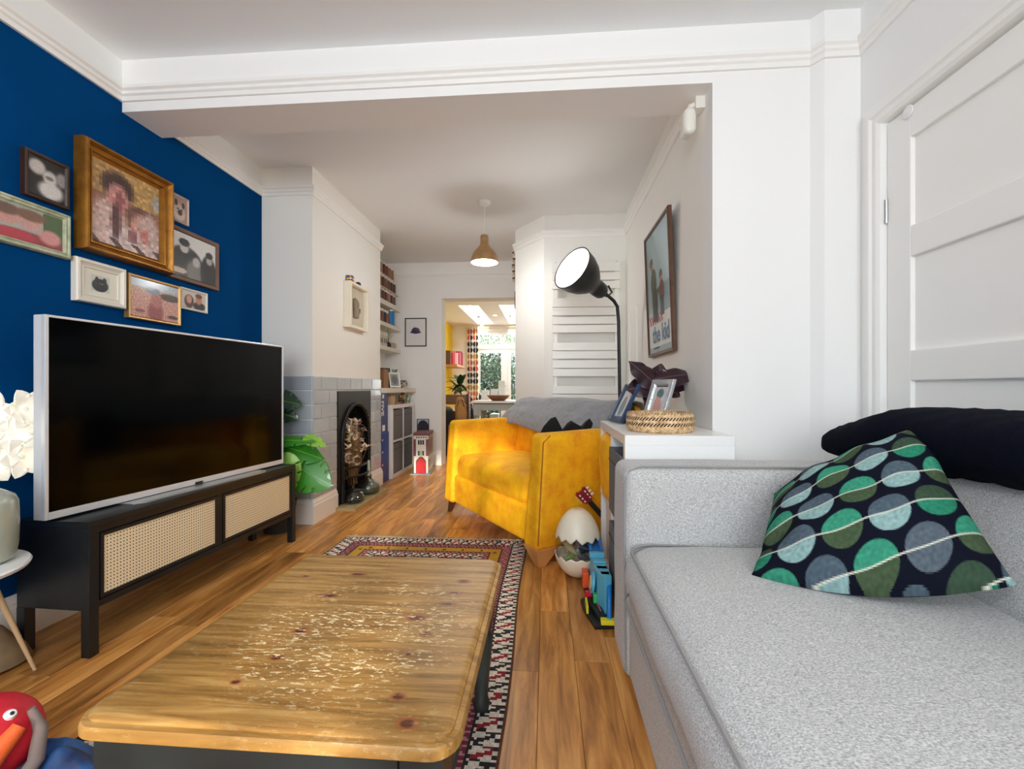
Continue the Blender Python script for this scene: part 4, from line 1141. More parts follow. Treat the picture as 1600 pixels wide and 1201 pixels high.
# local: x along the breast, front -Y
W2, HT = .325, .925
def arch_pts(w, h, n=20, z0=.0):
    pts = [(-w, z0)]
    r = w
    for k in range(n + 1):
        a = math.pi - math.pi * k / n
        pts.append((w * math.cos(a), h - r + r * math.sin(a)))
    return pts + [(w, z0)]
AW, AH = .262, .815
A = arch_pts(AW, AH, 20, .035)
cz = AH - AW
for th in (math.atan2(HT - cz, W2), math.pi - math.atan2(HT - cz, W2)): A.append((AW * math.cos(th), cz + AW * math.sin(th)))
A = [A[0]] + sorted(A[1:22] + A[23:], key=lambda p: -math.atan2(p[1] - cz, p[0]) if p[1] >= cz - 1e-6 else 0) + [A[22]]
m = M()
outer = []
for x, z in A:
    if z < cz: outer.append((math.copysign(W2, x), .028))
    else:
        dx_, dz_ = x / AW, (z - cz) / AW
        k = min(W2 / abs(dx_) if abs(dx_) > 1e-6 else 9, (HT - cz) / dz_ if dz_ > 1e-6 else 9)
        outer.append((dx_ * k, cz + dz_ * k))
y = -.014
m.ring_skin([[(x, 0, z) for x, z in outer], [(x, y, z) for x, z in outer], [(x, y, z) for x, z in A], [(x, .05, z) for x, z in A]], closed=False, caps=False)
m.build('surround', IRON, fp, smooth=25)
M().tube([(x, y - .004, z) for x, z in A], .017, 10).build('arch_moulding', IRON, fp, smooth=50)
beads = M()
for i in range(len(A) - 1):
    (x0, z0), (x1, z1) = A[i], A[i + 1]
    nseg = max(1, int(math.hypot(x1 - x0, z1 - z0) / .035))
    for k in range(nseg):
        f = (k + .5) / nseg
        beads.lathe([(.001, .009), (.009, .004), (.011, 0)], 8, mat4=T3(x0 + (x1 - x0) * f, y - .018, z0 + (z1 - z0) * f) @ RX(90))
tag(beads.build('beading', IRON, fp, smooth=60), kind='stuff')
bk_ = M().ring_skin([[(x, .05, z) for x, z in A], [(x * .8, .28, z * .9) for x, z in A]], closed=False, caps=False)
bk_.poly([(x * .8, .28, z * .9) for x, z in A]); bk_.poly([(-AW, .05, .03), (AW, .05, .03), (.8 * AW, .28, .03), (-.8 * AW, .28, .03)])
bk_.build('firebox', mat('soot', (16, 15, 15), .9), fp, recalc=False)
for zb, pr in ((.30, .07), (.225, .085)):
    M().tube([(-.25 + .50 * k / 10, -.012 - pr * math.sin(math.pi * k / 10), zb) for k in range(11)], .010, 8).build('grate_bar', IRON, fp, smooth=50)
for k in range(1, 10):
    x = -.25 + .50 * k / 10; M().tube([(x, -.005, .20), (x, -.005, .13), (x, .02, .10)], .006, 6).build('grate_rod', IRON, fp, smooth=50)
# dried flowers standing in the fire opening
dfw = thing('dried_flowers', 'arrangement of dried flowers and pampas filling the fireplace opening', 'dried flowers', (-1.640, 3.70, .13))
rnd = random.Random(21)
stm = M(); CREAM = mat('dried_cream', (240, 228, 204), .9); DUSTY = mat('dusty_pink', (150, 92, 88), .9, vary=(20, (186, 140, 122), .3)); STRAW = mat('dried_straw', (172, 142, 96), .9, vary=(20, (140, 104, 66), .3))
heads = M(); pk = M(); twig = M()
for k in range(78):
    bx, by = rnd.uniform(-.02, .02), rnd.uniform(-.05, .05)
    ty_, tz = rnd.uniform(-.21, .21), rnd.uniform(.14, .54)
    tx = rnd.uniform(-.03, .05)
    ty_ *= 1 - max(0, tz - .35) * 1.5
    stm.tube([(bx, by, 0), ((bx + tx) / 2, (by + ty_) / 2 + .01, tz * .55), (tx, ty_, tz)], .0014, 4)
    tgt = (heads, pk, twig, heads)[k % 4]
    if tgt is twig:
        for q in range(9):
            a = rnd.random() * 6.28; twig.tube([(tx, ty_, tz - .01 * q), (tx + .03 * math.cos(a), ty_ + .04 * math.sin(a), tz + .03 - .008 * q)], .0016, 4)
    else:
        for q in range(7):
            m4 = T3(tx, ty_, tz) @ RZ(rnd.random() * 360) @ RX(rnd.uniform(-20, 60))
            tgt.add(leaf(rnd.uniform(.032, .052), .028, droop=.1, nu=2, nv=4), m4)
tag(stm.build('stem', STRAW, dfw), kind='stuff'); tag(heads.build('flower', CREAM, dfw, recalc=False), kind='stuff')
tag(pk.build('flower', DUSTY, dfw, recalc=False), kind='stuff'); tag(twig.build('grass', STRAW, dfw), kind='stuff')
for (py, pz, hh, ln_) in ((.06, .44, .06, .22), (-.05, .52, .02, .15)):
    pm = M()
    for q in range(240):
        t = rnd.random(); a = rnd.random() * 6.28; r_ = .034 * math.sin(math.pi * min(1, t + .1)) + .004
        p = Vector((.01, py, pz + ln_ * t - .12)); pm.poly([p, p + Vector((.003, .003, .004)), p + Vector((r_ * math.cos(a), r_ * math.sin(a), .02))])
    tag(pm.build('plume', mat('pampas', (226, 214, 186), .95), dfw, recalc=False), kind='stuff')
m4 = T3(.02, -.12, .48) @ RZ(60) @ RX(60); M().add(leaf(.13, .03, droop=.5), m4).build('leaf', CREAM, dfw, smooth=60)
FGL = glass_mat('smoky_glass', (206, 212, 208), .10, .10, .45)
HZ = .029
o = M().lathe([(.001, 0), (.06, 0), (.088, .012), (.100, .045), (.092, .08), (.062, .112), (.030, .13), (.024, .15), (.032, .16), (.027, .16), (.019, .15), (.024, .13), (.055, .107), (.086, .075), (.094, .045), (.08, .014), (.001, .006)], 32).build('glass_bottle', glass_mat('frosted_glass', (222, 228, 224), .10, .3, .35), None, smooth=60, loc=(-1.545, 3.81, HZ))
tag(o, 'clear round-bellied glass bottle with a candle in its neck on the hearth', 'bottle')
o = M().lathe([(.001, .0), (.012, 0), (.012, .12), (.010, .135), (.001, .14)], 16).build('candle', mat('sage_wax', (186, 202, 176), .5), None, smooth=40, loc=(-1.545, 3.81, HZ + .152))
tag(o, 'pale green candle standing in the neck of the glass bottle', 'candle')
jr = thing('glass_jar', 'squat ribbed glass jar on the hearth at the near side of the fire', 'jar', (-1.555, 3.515, HZ))
M().lathe([(.001, 0), (.065, 0), (.088, .014), (.084, .022), (.093, .030), (.086, .040), (.092, .050), (.082, .060), (.084, .070), (.066, .088), (.058, .092), (.052, .088), (.075, .055), (.078, .025), (.06, .008), (.001, .006)], 32).build('bowl', FGL, jr, smooth=50)
M().lathe([(.001, .095), (.060, .093), (.062, .098), (.04, .112), (.012, .118), (.014, .128), (.008, .135), (.001, .136)], 28).build('lid', FGL, jr, smooth=50)

# white deep box frame with a cast hand, and the small things standing on it
bf = picture('picture_frame', 'deep white box frame with a moulded cast hand on the chimney breast', (-1.63, 3.695, 1.632), 90, .375, .375, [(0, 0), (0, .058), (.020, .060), (.022, .056), (.024, .012)], mat('ivory_frame', (234, 226, 208), .45), .325, .325, photo_fn((196, 186, 166), [(.5, .5, .5, .5, (206, 196, 176), 1)]), 8, 8)
hm = M()
hm.add(rbox(.036, .010, .045, .010, (0, .006, 0), 5), T3(-.005, -.026, -.045))
for k, (dx, ln_, an) in enumerate(((-.030, .075, 10), (-.010, .085, 3), (.010, .078, -6), (.028, .060, -14))):
    hm.tube([(dx - .004, -.026, -.01), (dx - .004 + ln_ * .5 * math.sin(R(-an)), -.028, ln_ * .5), (dx - .004 + ln_ * math.sin(R(-an)), -.024, ln_ * .92)], [.0105, .0095, .006], 8)
hm.tube([(.024, -.026, -.06), (.055, -.028, -.03), (.075, -.024, .0)], [.012, .010, .006], 8)
hm.build('cast_hand', mat('plaster_grey', (142, 130, 112), .7), bf, smooth=60)
cb = thing('puzzle_cube', 'small dark cube with coloured dots standing on top of the white box frame', 'cube', (-1.605, 3.575, 1.8195), 8)
M().box(-.024, -.030, 0, .024, .030, .052).build('body', BLACK, cb, bevel=.003)
for k, c in enumerate(((200, 40, 40), (60, 150, 70), (230, 200, 60), (240, 240, 240), (40, 90, 180), (230, 120, 40))):
    i, j = k % 2, k // 2
    M().box(.024, -.026 + i * .028, .004 + j * .0155, .0248, -.004 + i * .028, .0165 + j * .0155).build('sticker', mat('sticker_%d' % k, c, .4), cb)
    M().box(-.020 + i * .022, -.0308, .004 + j * .0155, -.002 + i * .022, -.030, .0165 + j * .0155).build('sticker', mat('sticker_%d' % k, c, .4), cb)
o = M().lathe([(.001, 0), (.022, 0), (.026, .014), (.020, .03), (.001, .036)], 18).build('pebble', BLACK, None, smooth=60, loc=(-1.600, 3.715, 1.8195))
tag(o, 'small rounded black ornament on top of the white box frame', 'ornament')

# ---- monstera beside the television ----
mon = thing('monstera_plant', 'cheese plant with large split green leaves between the tv stand and the chimney breast', 'plant', (-1.78, 2.86, 0))
M().lathe([(.001, 0), (.085, 0), (.11, .16), (.115, .20), (.105, .20), (.10, .17), (.001, .16)], 28).build('pot', mat('dark_plant_pot', (44, 44, 44), .6), mon, smooth=40)
MG = mat('monstera_green', (70, 164, 38), .32, vary=(5, (34, 112, 26), .25), coat=.3); MY = mat('pale_monstera_green', (160, 206, 84), .4, vary=(6, (120, 186, 60), .3), coat=.2); MD = mat('dark_monstera_green', (24, 66, 42), .35, coat=.3)
for bs, d_, nr, l_, w_, dr, m_, lob in (((.12, -.04, .46), (.85, -.05, -.50), (.25, -1, .25), .30, .29, .12, MG, 6), ((.05, -.03, .565), (1, 0, -.22), (.1, -.75, .65), .27, .20, .18, MG, 5), ((.0, -.06, .605), (1, .05, .06), (0, -.55, 1), .28, .12, .10, MG, 4),
        ((.10, -.10, .515), (.30, -.05, -1), (.25, -1, .1), .23, .17, .12, MY, 4), ((.03, -.10, .535), (-.12, -.1, -.8), (.1, -1, .5), .16, .15, .15, MY, 4), ((.20, -.02, .625), (1, 0, -.25), (0, -.6, .8), .14, .10, .25, MY, 3), ((-.07, .03, .875), (1, 0, -.12), (.1, -.9, .4), .20, .17, .2, MD, 4), ((-.07, .04, .80), (1, 0, -.30), (.1, -1, .2), .18, .13, .2, MD, 4)):
    m4 = orient(bs, d_, nr); x, y, z = bs
    lf = M().add(leaf(l_, w_, lobes=lob, droop=dr, fold=.22, nu=20, nv=44), m4).build('leaf', m_, mon, smooth=80, solid=.0016)
    M().tube([m4 @ Vector((0, l_ * t, -dr * l_ * t * t + .0024)) for t in (0, .25, .5, .75, .96)], .0018, 5).build('vein', MY, lf, smooth=60)
    M().tube([(x * .1, y * .1, .17), (x * .45, y * .5, z * .75), (x, y, z)], .005, 7).build('stem', MG, mon, smooth=60)

# ---- alcove shelves and what stands on them ----
SHW = mat('shelf_white', (222, 218, 206), .55)
def shelf(z1, th, xf, label, y0=4.312, y1=YF - .002):
    o = M().box(XL + .002, y0, z1 - th, xf, y1, z1).build('shelf', SHW, None, bevel=.002)
    tag(o, label, 'shelf'); return o
S1, S2, S3, S4 = 1.939, 1.690, 1.423, .950
shelf(S1, .055, -1.80, 'white floating alcove shelf under the three tiers of jars'); shelf(S2, .045, -1.80, 'white floating alcove shelf carrying the tins with the blue one')
shelf(S3, .045, -1.80, 'white floating alcove shelf carrying the small pale boxes'); shelf(S4, .05, -1.605, 'deep white alcove shelf above the cube unit')
shelf(2.092, .008, -1.82, 'thin white rack shelf in the alcove, lower of the two thin ones'); shelf(2.244, .008, -1.83, 'thin white rack shelf in the alcove, upper of the two thin ones', y1=5.36)
rnd = random.Random(31)
JC = [(132, 84, 62), (168, 120, 84), (92, 60, 54), (184, 104, 66), (70, 66, 60), (186, 160, 132), (120, 44, 48), (56, 52, 54)]
jm = [mat('jar_contents_%d' % k, c, .35, vary=(40, tuple(int(x * .7) for x in c), .3)) for k, c in enumerate(JC)]
LID = mat('pale_lid', (214, 208, 198), .4)
def jar(x, y, z, k, r_=.041, h=.136, lbl='', grp='spice jars in the alcove rack'):
    t = thing('spice_jar', lbl, 'jar', (x, y, z), 0, grp)
    M().lathe([(.001, 0), (r_, 0), (r_ * 1.02, .004), (r_, h * .8), (r_ * .8, h * .86), (.001, h * .86)], 14).build('body', jm[k % 8], t, smooth=40)
    M().lathe([(r_ * .001, h * .80), (r_ * .95, h * .80), (r_ * .95, h), (.001, h)], 14).build('lid', LID, t, smooth=40)
    return t
ORD = ('farthest', 'second from the far end', 'third from the far end', 'fourth from the far end', 'fifth from the far end', 'sixth from the far end', 'seventh from the far end', 'eighth from the far end', 'nearest the chimney breast')
for tier, zz in enumerate((S1, 2.092, 2.244)):
    nm = ('bottom', 'middle', 'top')[tier]; ys = [5.312 - i * .094 for i in range(9)]
    if tier == 2: ys = [y - .06 for y in ys[:8]]
    for i, y in enumerate(ys):
        jar(-1.862, y, zz, rnd.randrange(8), lbl='spice jar in the %s tier of the alcove rack, %s' % (nm, ORD[i]), grp='spice jars in the %s tier of the alcove rack' % nm)
for i in range(7):
    jar(-1.858, 5.092 - i * .082, S2, (3, 7, 0, 6, 2, 7, 4)[i], .033, .155, lbl='tall dark jar beside the blue tin in the alcove, %s' % ('right next to it', 'second from it', 'third from it', 'fourth from it', 'fifth from it', 'sixth from it', 'seventh from it')[i], grp='tall dark jars on the second alcove shelf')
bt = thing('tin', 'bright blue tin at the far end of the second alcove shelf', 'tin', (-1.855, 5.235, S2))
M().lathe([(.001, 0), (.046, 0), (.046, .175), (.001, .175)], 22).build('body', mat('blue_tin', (28, 128, 184), .35), bt, smooth=40)
M().lathe([(.001, .175), (.048, .175), (.048, .19), (.001, .19)], 22).build('lid', CHROME, bt, smooth=40)
for i, (y, w_, h) in enumerate(((4.70, .13, .17), (4.84, .11, .15), (4.97, .12, .16))):
    t = thing('box', ('pale grey patterned box at the near end of the third alcove shelf', 'pale grey box in the middle of the third alcove shelf', 'pale box next to the sprig on the third alcove shelf')[i], 'box', (-1.87, y, S3), 90)
    M().box(-w_ / 2, -.05, 0, w_ / 2, .05, h * .78).build('body', mat('pale_card', (196, 192, 182), .7), t, bevel=.002)
    M().box(-w_ / 2 - .002, -.052, h * .78, w_ / 2 + .002, .052, h).build('lid', mat('pale_card_lid', (214, 210, 200), .7), t, bevel=.002)
    for a in (-.028, .028): M().box(a - .018, -.0515, h * .22, a + .018, -.05, h * .55).build('window', mat('grey_print', (120, 120, 116), .7), t)
sp = thing('sprig_vase', 'small dark pot with a bare sprig at the far end of the third alcove shelf', 'vase', (-1.86, 5.16, S3))
M().lathe([(.001, 0), (.030, 0), (.038, .03), (.028, .06), (.018, .07), (.014, .068), (.001, .06)], 18).build('pot', BLACK, sp, smooth=50)
for a, l_ in ((-.05, .19), (.03, .15), (.10, .10)): M().tube([(0, 0, .06), (.01, a * .4, .06 + l_ * .5), (.02, a, .06 + l_)], .003, 6).build('twig', MG if a < 0 else STRAW, sp, smooth=50)
o = M().lathe([(.001, 0), (.03, 0), (.044, .03), (.036, .065), (.02, .075), (.001, .07)], 20).build('pot', mat('pale_clay', (186, 168, 140), .7), None, smooth=50, loc=(-1.855, 5.32, S3)); tag(o, 'small round clay pot beside the sprig vase on the third alcove shelf', 'pot')
# black speaker above the lower shelf
spk = thing('speaker', 'black upright box at the near end of the lower alcove shelf', 'speaker', (-1.84, 4.44, S4), 90)
M().box(-.07, -.09, 0, .07, .09, .36).build('cabinet', BLACK, spk, bevel=.003); M().lathe([(.001, .0), (.045, .002), (.05, 0)], 20, mat4=T3(0, -.0905, .12) @ RX(90)).build('driver', IRON, spk)
o = M().box(-.015, -.07, 0, .025, .07, .20).build('book', mat('brown_card', (150, 110, 74), .7), None, bevel=.002, loc=(-1.70, 4.60, S4)); tag(o, 'tall brown book standing on the lower alcove shelf', 'book')
picture('picture_frame', 'black frame standing behind the patterned vase on the lower alcove shelf', (-1.86, 5.02, S4 + .115), 62, .17, .23, FLAT(.012, .014), BLACK, .14, .20, photo_fn((40, 42, 44), [(.5, .5, .3, .3, (110, 112, 108), 1)]), 10, 10)
vm = mat('marbled_glaze', (84, 92, 86), .25, vary=(22, (206, 212, 204), .08), coat=.4)
o = M().lathe([(.001, 0), (.034, 0), (.050, .04), (.056, .09), (.050, .14), (.032, .17), (.024, .19), (.036, .215), (.028, .215), (.018, .19), (.001, .18)], 26).build('vase', vm, None, smooth=50, loc=(-1.745, 5.06, S4)); tag(o, 'marbled grey and white vase on the lower alcove shelf', 'vase')
picture('photo_frame', 'white photo frame leaning on the lower alcove shelf', (-1.690, 4.90, S4 + .088), 40, .125, .175, FLAT(.010, .018), WHITE, .088, .138, photo_fn((160, 160, 158), [(.5, .5, .4, .4, (110, 112, 112), 1)]), 10, 10, tilt=-20, cat='photo frame', strut=True)
o = M().lathe([(.001, 0), (.025, 0), (.050, .03), (.054, .055), (.044, .085), (.036, .092), (.030, .088), (.044, .055), (.03, .02), (.001, .008)], 24).build('bowl', mat('dark_mosaic', (60, 58, 52), .3, vary=(45, (196, 190, 174), .06)), None, smooth=50, loc=(-1.690, 5.20, S4)); tag(o, 'small dark mosaic bowl at the far end of the lower alcove shelf', 'bowl')
# cube unit in the alcove
ka = thing('cube_unit', 'white four-cube unit with grey boxes in the alcove beyond the fireplace', 'cabinet', (-1.99, 4.565, 0))
q = .77
M().box(0, 0, q - T_, .39, q, q).build('top', WHITE, ka, bevel=.0015); M().box(0, 0, 0, .39, q, T_).build('bottom_panel', WHITE, ka, bevel=.0015)
M().box(0, 0, T_, .39, T_, q - T_).build('side_panel', WHITE, ka); M().box(0, q - T_, T_, .39, q, q - T_).build('side_panel', WHITE, ka)
M().box(0, q / 2 - .010, T_, .388, q / 2 + .010, q - T_).build('divider', WHITE, ka)
M().box(0, T_, q / 2 - .010, .388, q / 2 - .010, q / 2 + .010).build('shelf', WHITE, ka); M().box(0, q / 2 + .010, q / 2 - .010, .388, q - T_, q / 2 + .010).build('shelf', WHITE, ka)
for i, yy in enumerate((4.565 + .206, 4.565 + .564)):
    for j, zz in enumerate((T_ + .001, q / 2 + .011)):
        felt_box('storage_box', (-1.606, yy, zz), 90, .318, .36, .318, 'grey felt box in the %s %s cube of the alcove unit' % (('lower', 'upper')[j], ('near', 'far')[i]), m=mat('slate_felt', (108, 109, 112), .9, bump=(200, .3)))
# board game boxes
BBX = mat('blue_box', (20, 52, 132), .4, vary=(6, (14, 34, 96), .3))
g1 = thing('game_box', 'tall blue box with white lettering, lower of the two blue boxes by the fireplace alcove', 'box', (-1.625, 4.325, 0))
M().box(-.30, 0, 0, .0, .215, .50).build('body', mat('royal_blue_box', (24, 70, 156), .4, vary=(5, (12, 28, 84), .2)), g1, bevel=.002)
M().box(-.10, -.0012, .16, -.005, 0, .36).build('picture', mat('pink_planet', (196, 132, 128), .5, vary=(14, (34, 40, 96), .2)), g1)
for z in (.05, .17, .30, .42): M().box(.0, .020, z, .0012, .045, z + .018).build('mark', WHITE, g1)
g1['label'] = 'tall royal blue box standing on the floor between fireplace and cube unit'
g2 = thing('game_box', 'dark blue box with white lettering standing on the royal blue box', 'box', (-1.635, 4.328, .5005))
M().box(-.30, 0, 0, .0, .205, .415).build('body', BBX, g2, bevel=.002)
text_mesh('lettering', 'FIVE', .085, WHITE, g2, T3(.0012, .055, .245) @ RZ(90) @ RX(90) @ RZ(-90), bold=.002)
for z, w_ in ((.015, .06), (.345, .04)): M().box(0, .05, z, .0012, .05 + w_ * 1.2, z + w_).build('mark', WHITE, g2)
# toys on the cube unit
def critter(name, label, cat, loc, rz, m, spine, legs, extra=None, grp=None):
    t = thing(name, label, cat, loc, rz, grp)
    b = M().tube([p[:3] for p in spine], [p[3] for p in spine], 10)
    for x, y, z0, r_ in legs: b.tube([(x, y * .6, z0), (x + .004, y, z0 * .45), (x, y, 0), (x + .010, y, .002)], [r_ * 1.5, r_, r_ * .8, r_ * .7], 8)
    b.build('body', m, t, smooth=70)
    return t
STR = mat('striped_hide', (190, 150, 104), .6, vary=(38, (60, 44, 34), .05), stretch=(1, .2, .2))
critter('toy_tiger', 'brown and dark striped toy animal on top of the alcove cube unit', 'toy', (-1.66, 5.06, .770), 100, STR, [(-.15, 0, .10, .006), (-.11, 0, .085, .012), (-.08, 0, .075, .030), (-.02, 0, .072, .033), (.03, 0, .078, .032), (.065, 0, .092, .024), (.09, 0, .104, .026), (.12, 0, .098, .016), (.13, 0, .094, .008)], [(-.07, .022, .06, .010), (-.07, -.022, .06, .010), (.03, .022, .06, .010), (.03, -.022, .06, .010)])
gt = critter('toy_dinosaur', 'green and white toy dinosaur at the far end of the alcove cube unit', 'toy', (-1.645, 5.245, .770), 100, mat('toy_green', (24, 122, 62), .45, vary=(30, (206, 212, 200), .1)), [(-.06, 0, .02, .004), (-.03, 0, .03, .014), (0, 0, .045, .024), (.018, 0, .075, .018), (.022, 0, .10, .017), (.045, 0, .106, .013), (.055, 0, .102, .008)], [(0, .018, .03, .009), (0, -.018, .03, .009)])
o = M().box(-.05, -.06, 0, .05, .06, .10).build('wooden_box', mat('pale_box_wood', (206, 178, 142), .6, vary=(12, (186, 152, 112), .3)), None, bevel=.003, loc=(-1.70, 4.74, .770)); tag(o, 'pale wooden box on the near end of the alcove cube unit', 'box')
o = M().lathe([(.001, 0), (.034, 0), (.048, .02), (.048, .024), (.03, .012), (.001, .008)], 22).build('dish', mat('clay_dish', (150, 112, 86), .6), None, smooth=40, loc=(-1.650, 4.835, .770)); tag(o, 'small clay dish beside the pale wooden box', 'dish')
# toy brick fire station and the dark picture behind it
fs = thing('toy_building', 'toy brick fire station with red arched door on the floor by the doorway', 'toy', (-1.385, 5.02, 0), 6)
BW = mat('toy_white', (226, 222, 210), .35); BM = mat('toy_maroon', (112, 44, 50), .4); BR3 = mat('toy_red', (206, 16, 34), .3); BG = mat('toy_grey', (136, 140, 142), .4); BT = mat('toy_tan', (176, 150, 128), .45); BKW = mat('toy_window', (36, 44, 40), .2)
M().box(-.115, -.22, 0, .10, .20, .012).build('base_plate', BG, fs, bevel=.002)
M().box(-.085, -.165, .012, .070, .19, .445).build('wall', BW, fs, bevel=.001)
M().box(-.092, -.172, .425, .077, .195, .455).build('roof_band', BM, fs, bevel=.002)
ar = [(-.048, .0), (-.048, .12)] + [(-.048 + .096 * k / 12 * 1.0, .12 + .045 * math.sin(math.pi * k / 12)) for k in range(1, 12)] + [(.048, .12), (.048, 0)]
M().prism([(x * 1.16 - .0075, z * 1.09) for x, z in ar], -.1685, -.160, axis='y').warp(lambda p: p + Vector((0, 0, .013))).build('door_frame', mat('toy_dark_red', (92, 20, 28), .4), fs)
M().prism([(x - .0075, z) for x, z in ar], -.171, -.162, axis='y').warp(lambda p: p + Vector((0, 0, .013))).build('door', BR3, fs)
for sg in (-1, 1):
    M().box(-.0075 + sg * .068 - .0125, -.172, .200, -.0075 + sg * .068 + .0125, -.160, .385).build('pilaster', BM, fs, bevel=.001)
for z0, z1 in ((.205, .255), (.325, .375)):
    for k in (-1, 0, 1): M().box(-.0075 + k * .024 - .009, -.167, z0, -.0075 + k * .024 + .009, -.160, z1).build('window', mat('toy_green_window', (150, 190, 90), .3) if (z0 < .3 and k == 0) else BKW, fs)
for k in range(5): M().box(-.062 + k * .026, -.1665, .398, -.048 + k * .026, -.160, .412).build('dentil', BKW, fs)
M().box(.069, -.150, .200, .073, .18, .42).build('side_panel', BT, fs)
M().box(.069, -.160, .188, .076, .19, .198).build('band', BW, fs)
for k in range(4):
    M().box(.071, -.13 + k * .08, .235, .0745, -.095 + k * .08, .385).build('window', BKW if k % 2 else BM, fs)
    M().box(.068, -.13 + k * .08, .07, .0722, -.10 + k * .08, .15).build('window', BKW, fs)
picture('picture_frame', 'small dark framed picture leaning on the far wall behind the toy fire station', (-1.510, 5.425, .47), 0, .15, .20, FLAT(.010, .008), BLACK, .134, .184, photo_fn((190, 196, 200), [(.5, .4, .55, .55, (14, 20, 38), .2), (.18, .18, .12, .10, (190, 196, 210), .4)]), 20, 20)
# print on the far wall
picture('picture_frame', 'slim black frame with a purple drawing on white paper on the far wall', (-1.608, YF, 1.640), 0, .27, .352, FLAT(.016, .013), BLACK, .15, .16,
        photo_fn((226, 226, 224), [(.5, .62, .34, .24, (56, 44, 84), .35), (.5, .50, .46, .10, (48, 38, 74), .3), (.44, .78, .16, .10, (70, 54, 96), .4), (.66, .74, .10, .10, (90, 70, 110), .5)], 8, .1), 30, 30, mount=mat('white_mount', (228, 228, 226), .8))

# ---- lamps ----
pd = thing('pendant_lamp', 'brushed brass bell pendant lamp hanging from the middle ceiling', 'pendant lamp', (-.51, 3.70, 2.5))
M().lathe([(.001, 0), (.050, 0), (.050, -.012), (.040, -.028), (.012, -.034), (.001, -.034)][::-1], 28).build('ceiling_rose', WHITE, pd, smooth=40)
M().tube([(0, 0, -.03), (0, 0, -.29)], .0035, 8).build('cord', WHITE, pd, smooth=60)
M().lathe([(.012, -.275), (.028, -.28), (.034, -.290), (.034, -.345), (.040, -.365), (.066, -.395), (.092, -.425), (.108, -.460), (.115, -.500), (.115, -.508), (.112, -.508), (.104, -.462), (.088, -.428), (.062, -.400), (.034, -.372), (.026, -.345)], 40, caps=False).build('shade', BRASS, pd, smooth=50)
M().lathe([(.110, -.507), (.1, -.462), (.085, -.430), (.060, -.404), (.03, -.38), (.001, -.37)], 36, caps=False).build('shade_lining', mat('lamp_lining', (250, 240, 220), .5), pd, smooth=50)
M().lathe([(.001, -.44), (.018, -.445), (.030, -.465), (.030, -.480), (.018, -.498), (.001, -.503)], 20).build('bulb', mat('bulb_glow', (255, 236, 200), .5, emit=((255, 226, 176), 14)), pd, smooth=60)
light('pendant_glow', 'POINT', (-.51, 3.70, 2.026), 12, (1, .90, .76), radius=.03)
light('pendant_fill', 'POINT', (-.51, 3.70, 1.93), 14, (.97, .97, .97), radius=.10)  # extra fill below the shade, added to lift the middle room
fc = thing('pendant_lamp', 'white ceiling pendant added out of view to carry the front fill light', 'pendant lamp', (-.35, -.55, 2.5))  # fixture added out of view as a body for the front fill light
M().lathe([(.001, -.03), (.035, -.025), (.05, -.008), (.05, 0), (.001, 0)], 24).build('ceiling_rose', WHITE, fc, smooth=40)
M().tube([(0, 0, -.02), (0, 0, -.32)], .0035, 8).build('cord', WHITE, fc, smooth=60)
M().lathe([(.001, -.37), (.02, -.37), (.02, -.32), (.001, -.31)], 16).build('bulb_holder', WHITE, fc, smooth=40)
# floor lamp
LB = mat('lamp_black', (20, 24, 24), .4)
fl_ = thing('floor_lamp', 'black floor lamp with a large tilted bell shade behind the armchair', 'floor lamp', (.555, 3.42, 0))
M().lathe([(.001, 0), (.13, 0), (.13, .012), (.02, .022), (.001, .022)], 36).build('base', LB, fl_, smooth=40)
ax_ = Vector((-.70, -.60, .39)).normalized()
nk = Vector((.415, 3.36, 1.660))      # neck end of the shade (world)
org = Vector((.555, 3.42, 0))
M().tube([(0, 0, .02), (0, 0, .8), (-.012, -.01, 1.45), (-.022, -.016, 1.56), (-.05, -.03, 1.60), (nk - org) + Vector((.03, .012, -.012))], .0125, 12).build('pole', LB, fl_, smooth=60)
rotq = Vector((0, 0, 1)).rotation_difference(ax_).to_matrix().to_4x4()
m4 = Matrix.Translation(nk - org) @ rotq
light('floor_lamp_fill', 'POINT', nk + ax_ * .262, 3.2, (.97, .98, 1), radius=.09)  # fill added inside the unlit lamp to brighten the middle room
M().lathe([(.001, -.012), (.045, -.010), (.058, .01), (.062, .06), (.060, .085), (.066, .105), (.095, .14), (.130, .195), (.152, .26), (.162, .335), (.164, .338), (.158, .337), (.148, .262), (.126, .198), (.090, .143), (.055, .108)], 44, mat4=m4, caps=False).build('shade', LB, fl_, smooth=50)
M().lathe([(.155, .336), (.1445, .262), (.1225, .199), (.0865, .145), (.04, .114), (.001, .112)], 40, mat4=m4, caps=False).build('shade_lining', mat('white_lining', (214, 212, 205), .55), fl_, smooth=50)
M().lathe([(.001, .245), (.025, .235), (.036, .205), (.030, .17), (.018, .15), (.015, .11)], 24, mat4=m4).build('bulb', mat('opal_bulb', (230, 226, 214), .35), fl_, smooth=60)
M().tube([(nk - org) + Vector((.045, .01, .05)), (nk - org) + Vector((.075, .018, .0)), (nk - org) + Vector((.04, .012, -.03)), (nk - org) + Vector((.0, .0, -.02))], .008, 8).build('bracket', LB, fl_, smooth=60)

